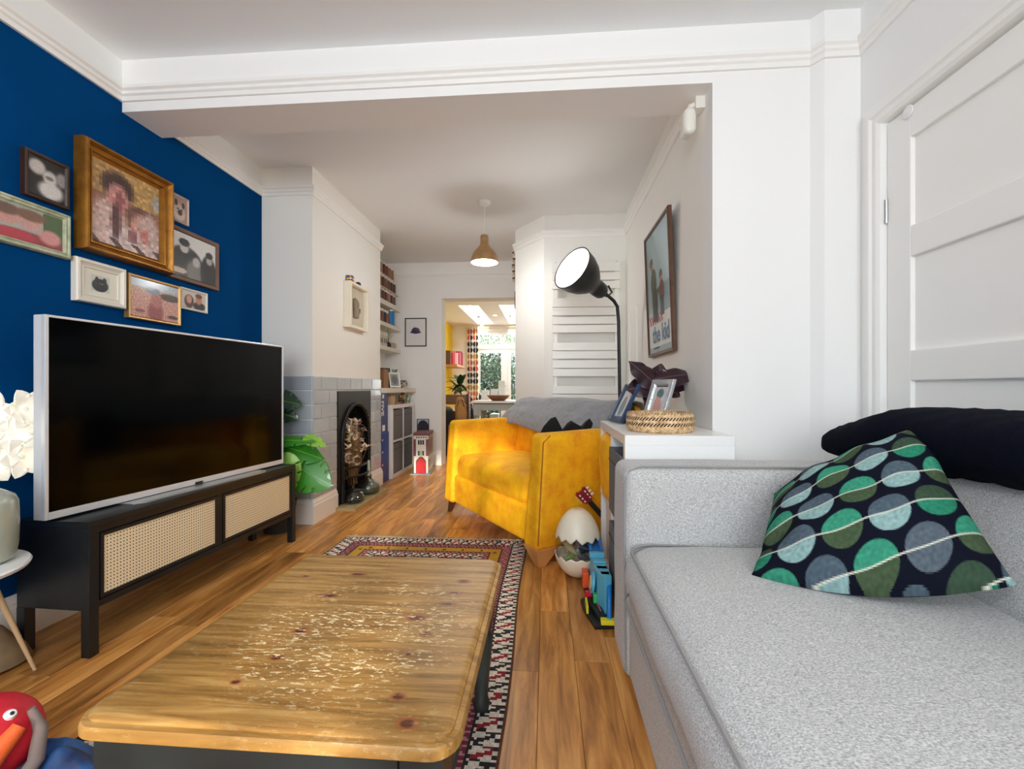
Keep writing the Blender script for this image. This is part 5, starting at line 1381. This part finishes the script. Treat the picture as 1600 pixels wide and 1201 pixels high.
# ---- towel radiator ----
RADW = mat('radiator_white', (240, 238, 232), .3)
rd = thing('radiator', 'tall white flat-slat towel radiator on the cupboard wall behind the armchair', 'radiator', (.060, 4.04, 0))
DD = 4.035
tops = [(412.5, 426.5), (428.5, 440), (441.5, 453), (467, 481), (481.8, 494), (496, 507.5), (509, 520.5), (536, 548), (549.2, 561), (563, 575.3), (576.5, 588.2), (603, 615), (616.2, 628), (630, 642), (658, 670), (671, 683), (684, 696), (698, 710)]
for a, b2 in tops:
    z1, z0 = .95 + (606 - a) / 700 * 4.0, .95 + (606 - b2) / 700 * 4.0
    M().box(-.004, -.062, z0, .590, -.044, z1).build('slat', RADW, rd, bevel=.003)
for x in (.010, .545): M().box(x, -.044, .34, x + .032, -.020, 2.06).build('upright', RADW, rd, bevel=.003)
for x, z in ((.026, 1.98), (.561, 1.98), (.026, .5), (.561, .5)): M().lathe([(.012, 0), (.012, .022)], 14, mat4=T3(x, 0, z) @ RX(90)).build('bracket', RADW, rd)
for x in (.026, .561): M().lathe([(.001, .0), (.009, 0), (.009, .008), (.001, .010)], 12, (x, -.032, 2.06)).build('valve_cap', CHROME, rd, smooth=40)

# ---- poster on the right wall of the middle room ----
WN = mat('walnut_frame', (104, 66, 36), .4, vary=(20, (70, 42, 24), .3), coat=.2)
def poster(u, v):
    c = (176, 206, 212) if v > .34 else (206, 214, 212)
    q = noise.noise(Vector((u * 4, v * 5, 1))) * 14
    if .30 < v < .52 and u + .2 * v > .55: c = (142, 172, 180)
    if v < .30: c = (226, 230, 228)
    if v < .045: c = (160, 184, 188)
    # parent figure
    def el(cx, cy, rx, ry): return ((u - cx) / rx) ** 2 + ((v - cy) / ry) ** 2 < 1
    if .235 < v < .315 and abs(u - .34) < .30 + .3 * (v - .235) and int((u + v) * 40) % 4: c = (190, 92, 98)
    if el(.22, .76, .075, .045): c = (70, 52, 44)
    if el(.24, .72, .055, .035): c = (176, 128, 108)
    if el(.30, .585, .13, .115): c = (70, 84, 44)
    if abs(u - .28 - (.5 - v) * .1) < .085 and .26 < v < .52: c = (54, 58, 56)
    if abs(u - .40) < .05 and .24 < v < .50: c = (44, 48, 48)
    if el(.62, .60, .065, .045): c = (84, 58, 46)
    if el(.63, .565, .05, .03): c = (186, 138, 118)
    if el(.64, .47, .11, .09): c = (126, 66, 50)
    if abs(u - .64) < .075 and .28 < v < .43: c = (50, 52, 58)
    if abs((v - .50) - (u - .40) * -.1) < .02 and .40 < u < .55: c = (84, 92, 60)
    return lin([x + q for x in c])
ps = picture('poster', 'walnut framed pale blue poster of two walking figures lettered the kid', (XM, 2.775, 1.548), -90, .585, .79, [(0, 0), (0, .020), (.004, .024), (.016, .024), (.020, .018), (.022, .012)], WN, .54, .745, poster, 70, 90, tilt=2.2, cat='poster')
ps.rotation_euler = (R(2.2), 0, R(-90)); ps.location = (XM - .017, 2.775, 1.548)
text_mesh('lettering', 'the kid', .125, mat('ink_blue', (104, 130, 160), .6), ps, T3(.02, -.0152, -.268) @ RX(90) @ Matrix.Diagonal((1.12, 1.15, 1, 1)), bold=.003, depth=.0003)
text_mesh('lettering', 'the kid', .0, mat('ink_blue', (70, 96, 128), .6), ps, T3(0, 0, 0)) if False else None
M().box(-.16, -.0150, -.352, -.02, -.0146, -.344).build('small_print', mat('ink_dark', (50, 60, 66), .6), ps)
# sensor above the opening, cable, conduit
sn = thing('wall_sensor', 'white motion sensor on a bracket at the top of the opening', 'sensor', (XM, 2.085, 2.175))
M().add(rbox(.026, .042, .058, .022, (.004, 0, 0), 6), T3(-.068, 0, -.030)).build('head', mat('sensor_white', (232, 230, 220), .4), sn, smooth=60, weld=1e-5)
M().tube([(-.068, 0, .022), (-.058, .0, .048), (-.036, 0, .056)], .013, 10).build('arm', mat('sensor_white', (232, 230, 220), .4), sn, smooth=60)
M().box(-.042, -.026, .028, 0, .026, .088).build('bracket', mat('sensor_white', (232, 230, 220), .4), sn, bevel=.004)
M().tube([(-.01, -.02, .088), (-.004, -.05, .118)], .004, 6).build('cable', mat('sensor_white', (232, 230, 220), .4), sn, smooth=60)
cd = M()
for y in (3.84, 3.55): cd.box(XM - .010, y - .008, .172, XM, y + .008, 1.60)
struct('trim_5', cd, TRIM)

# ---- egg of toys, guitar, toy track beside the cabinet ----
EGGX, EGGY = .160, 2.285
def egg_r(t): # t 0..1 height fraction
    return .1165 * math.sqrt(max(0, 1 - ((t - .42) / (.42 if t < .42 else .58)) ** 2)) if 0 < t < 1 else .001
EH = .345
eg = thing('toy_egg', 'large cream toy egg with jagged shells and a clear middle standing on the floor', 'toy egg', (EGGX, EGGY, 0))
def shell(t0, t1, zig, up, r0, sd):
    m = M(); n = 96; rr = random.Random(sd)
    zz = [rr.uniform(.4, 1.2) for _ in range(13)]
    def edge(k):
        a = k / n * 13; i = int(a) % 13; f = a - int(a)
        return zig * (zz[i] * (1 - abs(2 * f - 1)))
    rows = 14; rings = []
    for j in range(rows + 1):
        ring = []
        for k in range(n):
            e = edge(k)
            lo, hi = (t0 + e, t1) if up else (t0, t1 - e)
            t = lo + (hi - lo) * j / rows; r_ = egg_r(t) + r0
            a = 2 * math.pi * k / n; ring.append((r_ * math.cos(a), r_ * math.sin(a), EH * t))
        rings.append(ring)
    return m.ring_skin(rings, True, False)
EGGM = mat('cream_plastic', (238, 230, 208), .35)
shell(.0, .36, .055, False, 0, 4).build('lower_shell', EGGM, eg, smooth=60, solid=.003)
shell(.50, .999, -.0, True, 0, 5) if False else None
up_ = M(); 
shell(.56, .999, .075, True, .0, 6).build('upper_shell', EGGM, eg, smooth=60, solid=.003)
M().lathe([(egg_r(t) - .003, EH * t) for t in (.24, .32, .40, .48, .56, .62)], 48, caps=False).build('clear_band', glass_mat('clear_plastic', (244, 246, 244), .08, .05), eg, smooth=60)
M().lathe([(.001, .0), (.003, .0), (.003, .003), (.001, .003)], 10, mat4=T3(-.02, -.058, EH * .90) @ RX(65)).build('vent_hole', BLACK, eg)
body = [(-.05, 0, .012, .004), (-.03, 0, .018, .010), (0, 0, .026, .018), (.02, 0, .036, .014), (.032, 0, .050, .012), (.048, 0, .052, .010), (.056, 0, .048, .005)]
lg = [(-.004, .012, .018, .005), (-.004, -.012, .018, .005)]
ez = .100
for k, (nm, lb, cl, dx, dy, dz, rz, sc_) in enumerate((('toy_dinosaur', 'cream toy dinosaur behind the clear band of the egg', (216, 196, 150), -.045, -.040, .028, 120, 1.25), ('toy_dinosaur', 'light green toy dinosaur low behind the clear band of the egg', (142, 178, 96), -.035, -.065, .0, 30, .85),
        ('toy_dinosaur', 'dark navy toy dinosaur in the middle of the egg', (28, 40, 66), .022, -.030, .024, 160, 1.3), ('toy_dinosaur', 'grey toy dinosaur low in the middle of the egg', (112, 114, 118), .020, -.068, -.004, 200, .9), ('toy_dinosaur', 'white and red toy dinosaur at the right side of the egg', (214, 196, 180), .062, -.025, .008, 80, .9))):
    t = critter(nm, lb, 'toy', (EGGX + dx, EGGY + dy, ez + dz), rz, mat('toy_skin_%d' % k, cl, .5, vary=(60, tuple(int(x * .7) for x in cl), .2)), body, lg)
    t.scale = (sc_,) * 3
# guitar standing in the gap behind the cabinet
gu = thing('guitar', 'small guitar with red headstock leaning between the armchair and the cabinet', 'guitar', (.205, 2.435, .372))
nd = Vector((.62, .40, -.75)).normalized()   # down the neck
sd_ = Vector((.75, .10, .65)).normalized(); sd_ = (sd_ - nd * sd_.dot(nd)).normalized(); fr_ = nd.cross(sd_).normalized()
if fr_.y > 0: fr_ = -fr_
B4 = Matrix(((sd_.x, -nd.x, fr_.x, 0), (sd_.y, -nd.y, fr_.y, 0), (sd_.z, -nd.z, fr_.z, 0), (0, 0, 0, 1)))
hs = M().prism([(-.018, -.05), (.018, -.05), (.030, -.03), (.034, .035), (.020, .045), (.010, .036), (-.010, .036), (-.020, .045), (-.034, .035), (-.030, -.03)], -.006, .006)
M().add(hs, B4).build('headstock', mat('red_lacquer', (132, 12, 34), .2, coat=.5), gu, bevel=.001)
for sg in (-1, 1):
    for k in range(3):
        p = M().lathe([(.001, .010), (.004, .009), (.004, .0)], 10, (sg * .018, -.026 + .024 * k, .006)); M().add(p, B4).build('tuning_post', WHITE, gu, smooth=40)
        p = M().box(sg * .034 - .004, -.030 + .024 * k, -.004, sg * .034 + .010 * sg + .004, -.020 + .024 * k, .004); M().add(p, B4).build('tuning_peg', CREAMF, gu, bevel=.001)
M().add(M().box(-.014, -.26, -.006, .014, -.05, .006), B4).build('neck', BLACK, gu, bevel=.003)
gbod = M().prism([(.085 * math.cos(a) * (1 - .22 * math.exp(-((math.sin(a) - .15) / .28) ** 2)), .10 * math.sin(a)) for a in [2 * math.pi * k / 40 for k in range(40)]], -.014, .012)
M().add(gbod, B4 @ T3(0, -.34, 0)).build('body', mat('red_lacquer', (132, 12, 34), .2, coat=.5), gu, bevel=.002)
# toy racing track
TK = mat('toy_black', (22, 23, 26), .45); TB = mat('toy_sky_blue', (92, 184, 214), .4); TD = mat('toy_blue', (24, 120, 200), .4); TY = mat('toy_yellow', (232, 222, 40), .45); TO = mat('toy_orange', (244, 92, 44), .4); TG = mat('toy_leaf_green', (70, 190, 110), .45)
tt = thing('toy_track', 'blue and black toy car track tower on the floor beside the sofa', 'toy', (.212, 1.98, 0), 0)
M().prism([(-.035, .24), (.02, .24), (.06, -.19), (-.02, -.20), (-.055, -.05), (-.06, .02), (-.035, .05)], 0, .016).build('base', TK, tt, bevel=.002)
M().prism([(-.025, .10), (.0, .10), (.03, -.16), (.0, -.17), (-.035, -.02)], .016, .034).build('road', TK, tt, bevel=.002)
M().prism([(-.012, .08), (-.006, .08), (.016, -.12), (.010, -.12)], .034, .036).build('lane_mark', mat('toy_pink', (206, 84, 96), .5), tt)
M().box(-.040, .005, .034, -.010, .014, .060).build('barrier', mat('toy_crimson', (214, 30, 60), .4), tt, bevel=.002)
M().box(-.040, .13, .016, -.012, .20, .085).build('gate', TO, tt, bevel=.003)
M().box(-.045, -.11, .016, -.036, -.03, .05).build('fence', TY, tt, bevel=.002)
tw = M().prism([(-.008, .13), (.052, .13), (.060, -.10), (.030, -.11), (.006, -.05)], .016, .17); tw.build('tower', TB, tt, bevel=.004)
for k in range(4): M().box(-.012 + .01 * k, .10 - .06 * k, .17, .056, .13 - .06 * k, .19 - .012 * k).build('step', TB, tt, bevel=.002)
M().lathe([(.001, 0), (.045, 0), (.045, .012), (.001, .012)], 28, mat4=T3(-.004, .0, .10) @ RY(-84)).build('wheel', TB, tt, smooth=40)
M().lathe([(.001, 0), (.030, 0), (.030, .004), (.001, .004)], 24, mat4=T3(-.017, .0, .10) @ RY(-84)).build('wheel_face', mat('toy_beige', (214, 196, 150), .5), tt, smooth=40)
M().box(.012, -.06, .05, .040, -.045, .12).build('leaf_panel', mat('toy_dark_green', (20, 96, 50), .5), tt)
M().box(-.010, -.05, .02, .006, -.02, .07).build('car', TG, tt, bevel=.004)
M().tube([(.040, -.17, .02), (.040, -.165, .10), (.046, -.13, .125), (.052, -.09, .13)], .010, 8).build('chute', TD, tt, smooth=50)
M().box(.005, -.195, .016, .060, -.165, .034).build('foot', TY, tt, bevel=.002)
M().prism([(-.005, .15), (.055, .15), (.058, .30), (.005, .30)], .16, .18).build('ramp', TD, tt, bevel=.002)
for a, b2 in (((0, .15), (.0, .29)), ((.050, .15), (.053, .29))): M().tube([(a[0], a[1], .18), (b2[0], b2[1], .20)], .008, 8).build('ramp_rail', TD, tt, smooth=40)
M().box(.010, .22, .0, .045, .28, .16).build('ramp_post', TD, tt, bevel=.002)

# ---- spice rack and speaker at the far side of the cupboard corner ----
rk = thing('shell_garland', 'knobbly hanging garland at the top edge of the cupboard corner', 'garland', (-.315, 4.62, 2.0))
rnd = random.Random(8)
for k in range(15):
    M().lathe([(.001, -.012), (.014, -.006), (.016, .002), (.010, .012), (.001, .014)], 8, (-.012 + rnd.uniform(-.010, .002), rnd.uniform(-.02, .02), .37 - k * .022)).build('bead', [CREAMF, MIDWOOD, PEWT][k % 3], rk, smooth=60)
M().tube([(-.006, 0, .40), (-.006, 0, .04)], .002, 5).build('string', STRAW, rk)
o = M().add(rbox(.016, .05, .095, .012, (0, 0, 0), 4), T3(-.016, 0, 0)).build('thermostat', mat('dark_grey_plastic', (62, 66, 66), .5), None, smooth=50, weld=1e-5, loc=(-.30, 4.78, 1.885)); tag(o, 'slim dark grey wall unit on the edge of the cupboard corner above the doorway', 'wall unit')

# ================================================================ kitchen
kt = thing('kitchen_table', 'white and grey painted kitchen table seen through the doorway', 'table', (-.36, 6.76, 0))
M().box(-.70, -.46, .735, .70, .46, .765).build('tabletop', mat('white_tabletop', (236, 234, 228), .35), kt, bevel=.004)
M().box(-.68, -.44, .722, .68, .44, .735).build('edge', mat('dark_table_edge', (70, 62, 58), .5), kt)
GREYP = mat('grey_paint', (172, 174, 168), .5)
M().box(-.63, -.425, .63, .63, -.40, .722).build('apron', GREYP, kt); M().box(-.63, .40, .63, .63, .425, .722).build('apron', GREYP, kt)
for sg in (-1, 1):
    M().box(sg * .63 - .012, -.40, .63, sg * .63 + .012, .40, .722).build('apron', GREYP, kt)
    for sy in (-1, 1):
        M().box(sg * .625 - .045, sy * .385 - .045, .56, sg * .625 + .045, sy * .385 + .045, .722).lathe([(.020, 0), (.028, .04), (.022, .08), (.040, .35), (.044, .50), (.030, .52), (.042, .56)], 16, (sg * .625, sy * .385, 0)).build('leg', GREYP, kt, smooth=30)
o = M().lathe([(.001, 0), (.085, 0), (.13, .03), (.172, .078), (.166, .080), (.122, .036), (.08, .012), (.001, .010)], 36).build('bowl', mat('wooden_bowl', (148, 98, 70), .5, vary=(12, (120, 76, 52), .3)), None, smooth=50, loc=(-.695, 6.52, .765)); tag(o, 'wide shallow brown wooden bowl on the kitchen table', 'bowl')
for k, (x, w_, h, c) in enumerate(((-1.00, .12, .15, (232, 230, 226)), (-.86, .11, .17, (222, 222, 224)), (-.74, .10, .30, (226, 232, 228)), (-1.09, .03, .10, (60, 62, 70)))):
    t = thing('carton', ('white carton on the kitchen table behind the bowl, left one', 'white carton on the kitchen table behind the bowl, middle one', 'tall white carton on the kitchen table behind the bowl', 'small dark bottle at the left end of the kitchen table')[k], 'carton' if k < 3 else 'bottle', (x + .05, 7.0, .765))
    if k < 3: M().box(-w_ / 2, -.04, 0, w_ / 2, .04, h).build('body', mat('carton_%d' % k, c, .5), t, bevel=.003)
    else: M().lathe([(.001, 0), (.017, 0), (.017, .06), (.008, .075), (.008, .10), (.001, .10)], 14).build('body', mat('carton_%d' % k, c, .5), t, smooth=40)
    if k == 3: t['label'] = 'small dark bottle at the left end of the kitchen table'; t.name = 'bottle'
# boxes and books standing behind / below the table
for k, (x, w_, h, c, an) in enumerate(((-1.20, .03, .62, (40, 40, 46), 0), (-1.08, .03, .60, (226, 222, 214), -7), (-.96, .04, .62, (168, 156, 130), -7), (-.83, .14, .52, (232, 236, 238), 0), (-.66, .13, .50, (122, 170, 160), 4), (-.46, .20, .64, (238, 234, 226), 0))):
    o = M().box(-w_ / 2, -.12, 0, w_ / 2, .12, h).build('storage_item', mat('stored_%d' % k, c, .6), None, bevel=.004, loc=(x - .02, 7.42, .004), rot=(0, R(an), 0))
    o.name = 'folder' if w_ < .05 else 'box'
    tag(o, ('dark folder standing under the kitchen table', 'cream folder leaning under the kitchen table', 'beige folder leaning under the kitchen table', 'pale blue-white box under the kitchen table', 'sea green box under the kitchen table', 'cream box under the kitchen table')[k], 'folder' if w_ < .05 else 'box')
# kitchen chair with a tan bag hung on it, black rucksack
kc_ = thing('kitchen_chair', 'brown wooden chair just inside the kitchen doorway', 'chair', (-1.36, 6.55, 0), 0)
M().box(-.20, -.20, .43, .20, .20, .46).build('seat', DARKWOOD, kc_, bevel=.004)
for sx in (-1, 1):
    M().box(sx * .18 - .018, -.18, 0, sx * .18 + .018, -.145, .43).build('leg', DARKWOOD, kc_); M().box(sx * .18 - .018, .15, 0, sx * .18 + .018, .185, .86).build('leg', DARKWOOD, kc_)
M().box(-.162, .155, .70, .162, .180, .85).build('back_rail', mat('brown_chair', (128, 96, 74), .5), kc_, bevel=.004); M().box(-.162, .158, .56, .162, .178, .60).build('back_rail', DARKWOOD, kc_)
tb = thing('bag', 'tan canvas bag standing on the wooden kitchen chair', 'bag', (-1.225, 6.40, .462), 10)
M().add(rbox(.075, .06, .13, .04, (.01, .012, .01), 7, .012), T3(0, 0, .135)).build('body', mat('tan_canvas', (190, 144, 84), .8, vary=(10, (160, 112, 60), .3)), tb, smooth=60, weld=1e-5)
M().add(rbox(.05, .045, .05, .035, (.01, .0, .01), 6, .012), T3(-.01, 0, .30)).build('top_roll', mat('tan_canvas', (190, 144, 84), .8), tb, smooth=60, weld=1e-5)
M().tube([(-.05, -.06, .22), (-.03, -.09, .31), (.02, -.09, .31), (.045, -.06, .22)], .006, 6).build('handle', DARKWOOD, tb, smooth=50)
bp_ = thing('rucksack', 'black rucksack on the floor at the left inside the kitchen doorway', 'bag', (-1.46, 6.18, 0), 0)
M().add(rbox(.16, .12, .34, .08, (.015, .03, .01), 8, .02), T3(0, 0, .345)).build('body', mat('black_nylon', (14, 14, 17), .7), bp_, smooth=60, weld=1e-5)
M().tube([(-.05, -.02, .67), (0, -.02, .74), (.05, -.02, .67)], .008, 6).build('handle', BLACK, bp_, smooth=50)
M().add(rbox(.10, .03, .11, .03, (0, .01, 0), 6, .01), T3(0, -.14, .24)).build('pocket', mat('black_nylon', (14, 14, 17), .7), bp_, smooth=60, weld=1e-5)
# plant in the corner
kp = thing('potted_plant', 'dark green broad-leaved plant in a grey pot in the kitchen corner', 'plant', (-1.50, 7.75, 0))
M().lathe([(.001, 0), (.15, 0), (.18, .30), (.185, .52), (.17, .52), (.165, .46), (.001, .45)], 24).build('pot', mat('charcoal_pot', (46, 46, 46), .6), kp, smooth=40)
DG = mat('dark_leaf_green', (26, 56, 34), .35, vary=(5, (44, 84, 48), .3), coat=.3)
rnd = random.Random(17)
M().tube([(0, 0, .45), (.02, 0, .8), (0, .01, 1.05)], .012, 8).build('stem', DARKWOOD, kp, smooth=50)
for k in range(34):
    z = rnd.uniform(.62, 1.12); a = rnd.uniform(0, 360)
    m4 = T3(.0, .0, z) @ RZ(a) @ RX(rnd.uniform(-15, 55))
    M().add(leaf(rnd.uniform(.20, .30), rnd.uniform(.09, .13), droop=rnd.uniform(.2, .5), fold=.2, nu=4, nv=8), m4).build('leaf', DG, kp, smooth=80, recalc=False)
# shelf with books on the yellow wall
o = M().box(-1.948, 8.10, 1.345, -1.62, 8.95, 1.385).build('shelf', PINEWOOD, None, bevel=.002); tag(o, 'wooden kitchen shelf with books on the yellow wall', 'shelf')
for k, (y, x, w_, h, c) in enumerate(((8.20, -1.76, .05, .26, (96, 70, 54)), (8.32, -1.74, .03, .23, (206, 60, 70)), (8.42, -1.72, .035, .27, (224, 120, 130)), (8.52, -1.69, .03, .24, (236, 226, 222)), (8.62, -1.68, .04, .28, (190, 50, 80)), (8.72, -1.67, .03, .26, (224, 150, 160)), (8.80, -1.665, .035, .29, (150, 40, 66)), (8.88, -1.66, .03, .27, (206, 90, 110)))):
    t = thing('book', '%s book standing on the wooden kitchen shelf' % ('brown', 'scarlet', 'pale pink', 'cream', 'crimson', 'light rose', 'dark red', 'rose')[k], 'book', (x, y, 1.385), 0, None)
    M().box(-.16, -w_ / 2, 0, 0, w_ / 2, h).build('cover', mat('book_%d' % k, c, .55), t, bevel=.002)
    M().box(-.155, -w_ / 2 + .004, h, -.006, w_ / 2 - .004, h + .0015).build('pages', CREAMF, t)
# patterned curtain
def curtain():
    nx, nz = 70, 260; x0, x1, z0, z1 = -1.62, -1.385, .03, 2.19
    PAL = [((46, 42, 44), (46, 42, 44)), ((54, 44, 44), (216, 96, 84)), ((196, 156, 66), (150, 132, 52)), ((40, 38, 40), (62, 60, 58)), ((206, 98, 76), (186, 140, 92))]
    def col(u, v):
        z = z0 + (z1 - z0) * v; r = int(z / .128); f = (z / .128 - r) - .5
        g = (u * 4) % 1; k = int(u * 4)
        p = PAL[(r * 3 + 1) % 5]
        c = p[(k + (r % 2)) % 2]
        if abs(g - .5) > .44: return lin((236, 228, 212))
        q = g - .06 if k % 2 else .94 - g
        if f * f / .19 + (q * .9) ** 2 / .72 < 1 and abs(f) < .42: return lin(c)
        return lin((238, 230, 214))
    def fn(u, v): return (x0 + (x1 - x0) * u, KY - .10 + .035 * math.sin(u * 4 * 2 * math.pi) * (.7 + .3 * v), z0 + (z1 - z0) * v)
    return M().grid(fn, nx, nz, col=col)
cu_ = thing('curtain', 'cream curtain printed with rows of coloured half leaf shapes beside the garden door', 'curtain', (0, 0, 0))
curtain().build('fabric', attr_mat('curtain_cotton', .9), cu_, recalc=False, smooth=60)
M().tube([(-1.66, KY - .10, 2.205), (.5, KY - .10, 2.205)], .010, 8).build('curtain_pole', CREAMF, cu_, smooth=50)
for i, (x, y) in enumerate(((-.985, 7.95), (-1.395, 9.13), (-.16, 7.95))):
    dl = thing('downlight', ('recessed downlight between the two rooflights', 'recessed downlight at the far end below the left rooflight', 'recessed downlight right of the right rooflight')[i], 'light', (x + .08, y, 2.25))
    M().lathe([(.045, -.001), (.045, -.006), (.034, -.006), (.034, -.001)], 24).build('trim_ring', WHITE, dl, smooth=40)
    M().lathe([(.001, -.003), (.033, -.003), (.033, -.001), (.001, -.001)], 20).build('lens', mat('downlight_glow', (255, 244, 220), .5, emit=((255, 240, 210), 25)), dl)
    light('downlight_beam', 'SPOT', (x + .08, y, 2.235), 5, (1, .9, .74), (0, 0, 0), radius=.03, spot=120)

# ================================================================ garden
LEAFC = attr_mat('garden_leaf', .6)
def tree(x, y, rx, ry, z0, z1, n, cols, label, sd, sz=.09):
    rr = random.Random(sd); t = thing('tree', label, 'tree', (x, y, -.05))
    m = M()
    for _ in range(n):
        d = Vector((rr.gauss(0, 1), rr.gauss(0, 1), rr.gauss(0, 1))).normalized() * (rr.random() ** .4)
        p = Vector((d.x * rx, d.y * ry, (z0 + z1) / 2 + d.z * (z1 - z0) / 2))
        q = Vector((rr.uniform(-1, 1), rr.uniform(-1, 1), rr.uniform(-1, 1))).normalized(); e = q.orthogonal().normalized(); s_ = sz * rr.uniform(.6, 1.3)
        c = rr.choice(cols); k = rr.uniform(.75, 1.2)
        m.poly([p, p + q * s_ * .5 + e * s_ * .25, p + q * s_, p + q * s_ * .5 - e * s_ * .25], c=lin([min(255, v * k) for v in c]))
    tag(m.build('foliage', LEAFC, t, recalc=False), kind='stuff')
    M().tube([(0, 0, 0), (.03, 0, z0 * .6 + .3), (0, .02, (z0 + z1) / 2)], [.07, .05, .02], 8).build('trunk', DARKWOOD, t, smooth=50)
G1 = [(70, 112, 84), (98, 140, 104), (150, 182, 140), (58, 92, 78)]; G2 = [(120, 160, 100), (168, 196, 130), (196, 216, 168)]; G3 = [(64, 100, 90), (86, 124, 110), (110, 150, 128)]
tree(-1.25, 11.2, .85, .6, -.1, 2.0, 5200, G1, 'dense blue-green shrub filling the left garden door', 1)
tree(-2.6, 12.6, 1.4, .8, .6, 3.8, 3800, G2, 'pale green tree behind the shrub at the left', 2)
tree(-.3, 14.4, 1.3, .8, .9, 3.9, 3800, G2, 'pale green tree behind the fence panel', 3)
tree(1.6, 12.4, 1.2, .8, .2, 3.4, 2600, G3, 'grey-green tree towards the right of the garden', 4)
fn_ = thing('garden_fence', 'grey slatted fence panel visible through the second garden door', 'fence', (-.55, 11.9, -.05))
FG = mat('grey_fence_wood', (136, 144, 156), .8, vary=(6, (116, 124, 138), .3))
for k in range(9): M().box(0, -.012, .10 + .15 * k, 2.2, .012, .235 + .15 * k).build('slat', FG, fn_)
for x in (0, 1.1, 2.15): M().box(x - .04, -.05, 0, x + .04, -.012, 1.55).build('post', FG, fn_)

# unseen tree added to mask the sun: crown thinned where one patch gets through
rr = random.Random(77)
tr = thing('tree', 'leafy tree added outside the bay window, out of view, to mask the sun', 'tree', (0, -4.6, -.1))
m = M()
sx, sz = math.tan(R(SUN_AZ)), math.tan(R(SUN_EL))
for _ in range(15000):
    p = Vector((rr.uniform(-2.2, 2.4), rr.uniform(-.6, .6), rr.uniform(.4, 3.6)))
    # where would a sun ray through this leaf meet the plane Y = 3.1 ?
    yy = 3.1 - (p.y - 4.6); hx_, hz_ = p.x - sx * yy, p.z - .1 - sz * yy
    if abs(hx_ + .78) < .60 and -.42 < hz_ < .72 and rr.random() < .955: continue
    q = Vector((rr.uniform(-1, 1), rr.uniform(-1, 1), rr.uniform(-1, 1))).normalized(); e = q.orthogonal().normalized(); k = .16 * rr.uniform(.6, 1.3)
    c = rr.choice(G1)
    m.poly([p, p + q * k * .5 + e * k * .3, p + q * k, p + q * k * .5 - e * k * .3], c=lin(c))
tag(m.build('foliage', LEAFC, tr, recalc=False), kind='stuff')
M().tube([(1.3, .0, 0), (1.25, 0, 1.5), (1.1, .05, 3.2)], [.10, .07, .03], 8).build('trunk', DARKWOOD, tr, smooth=50)
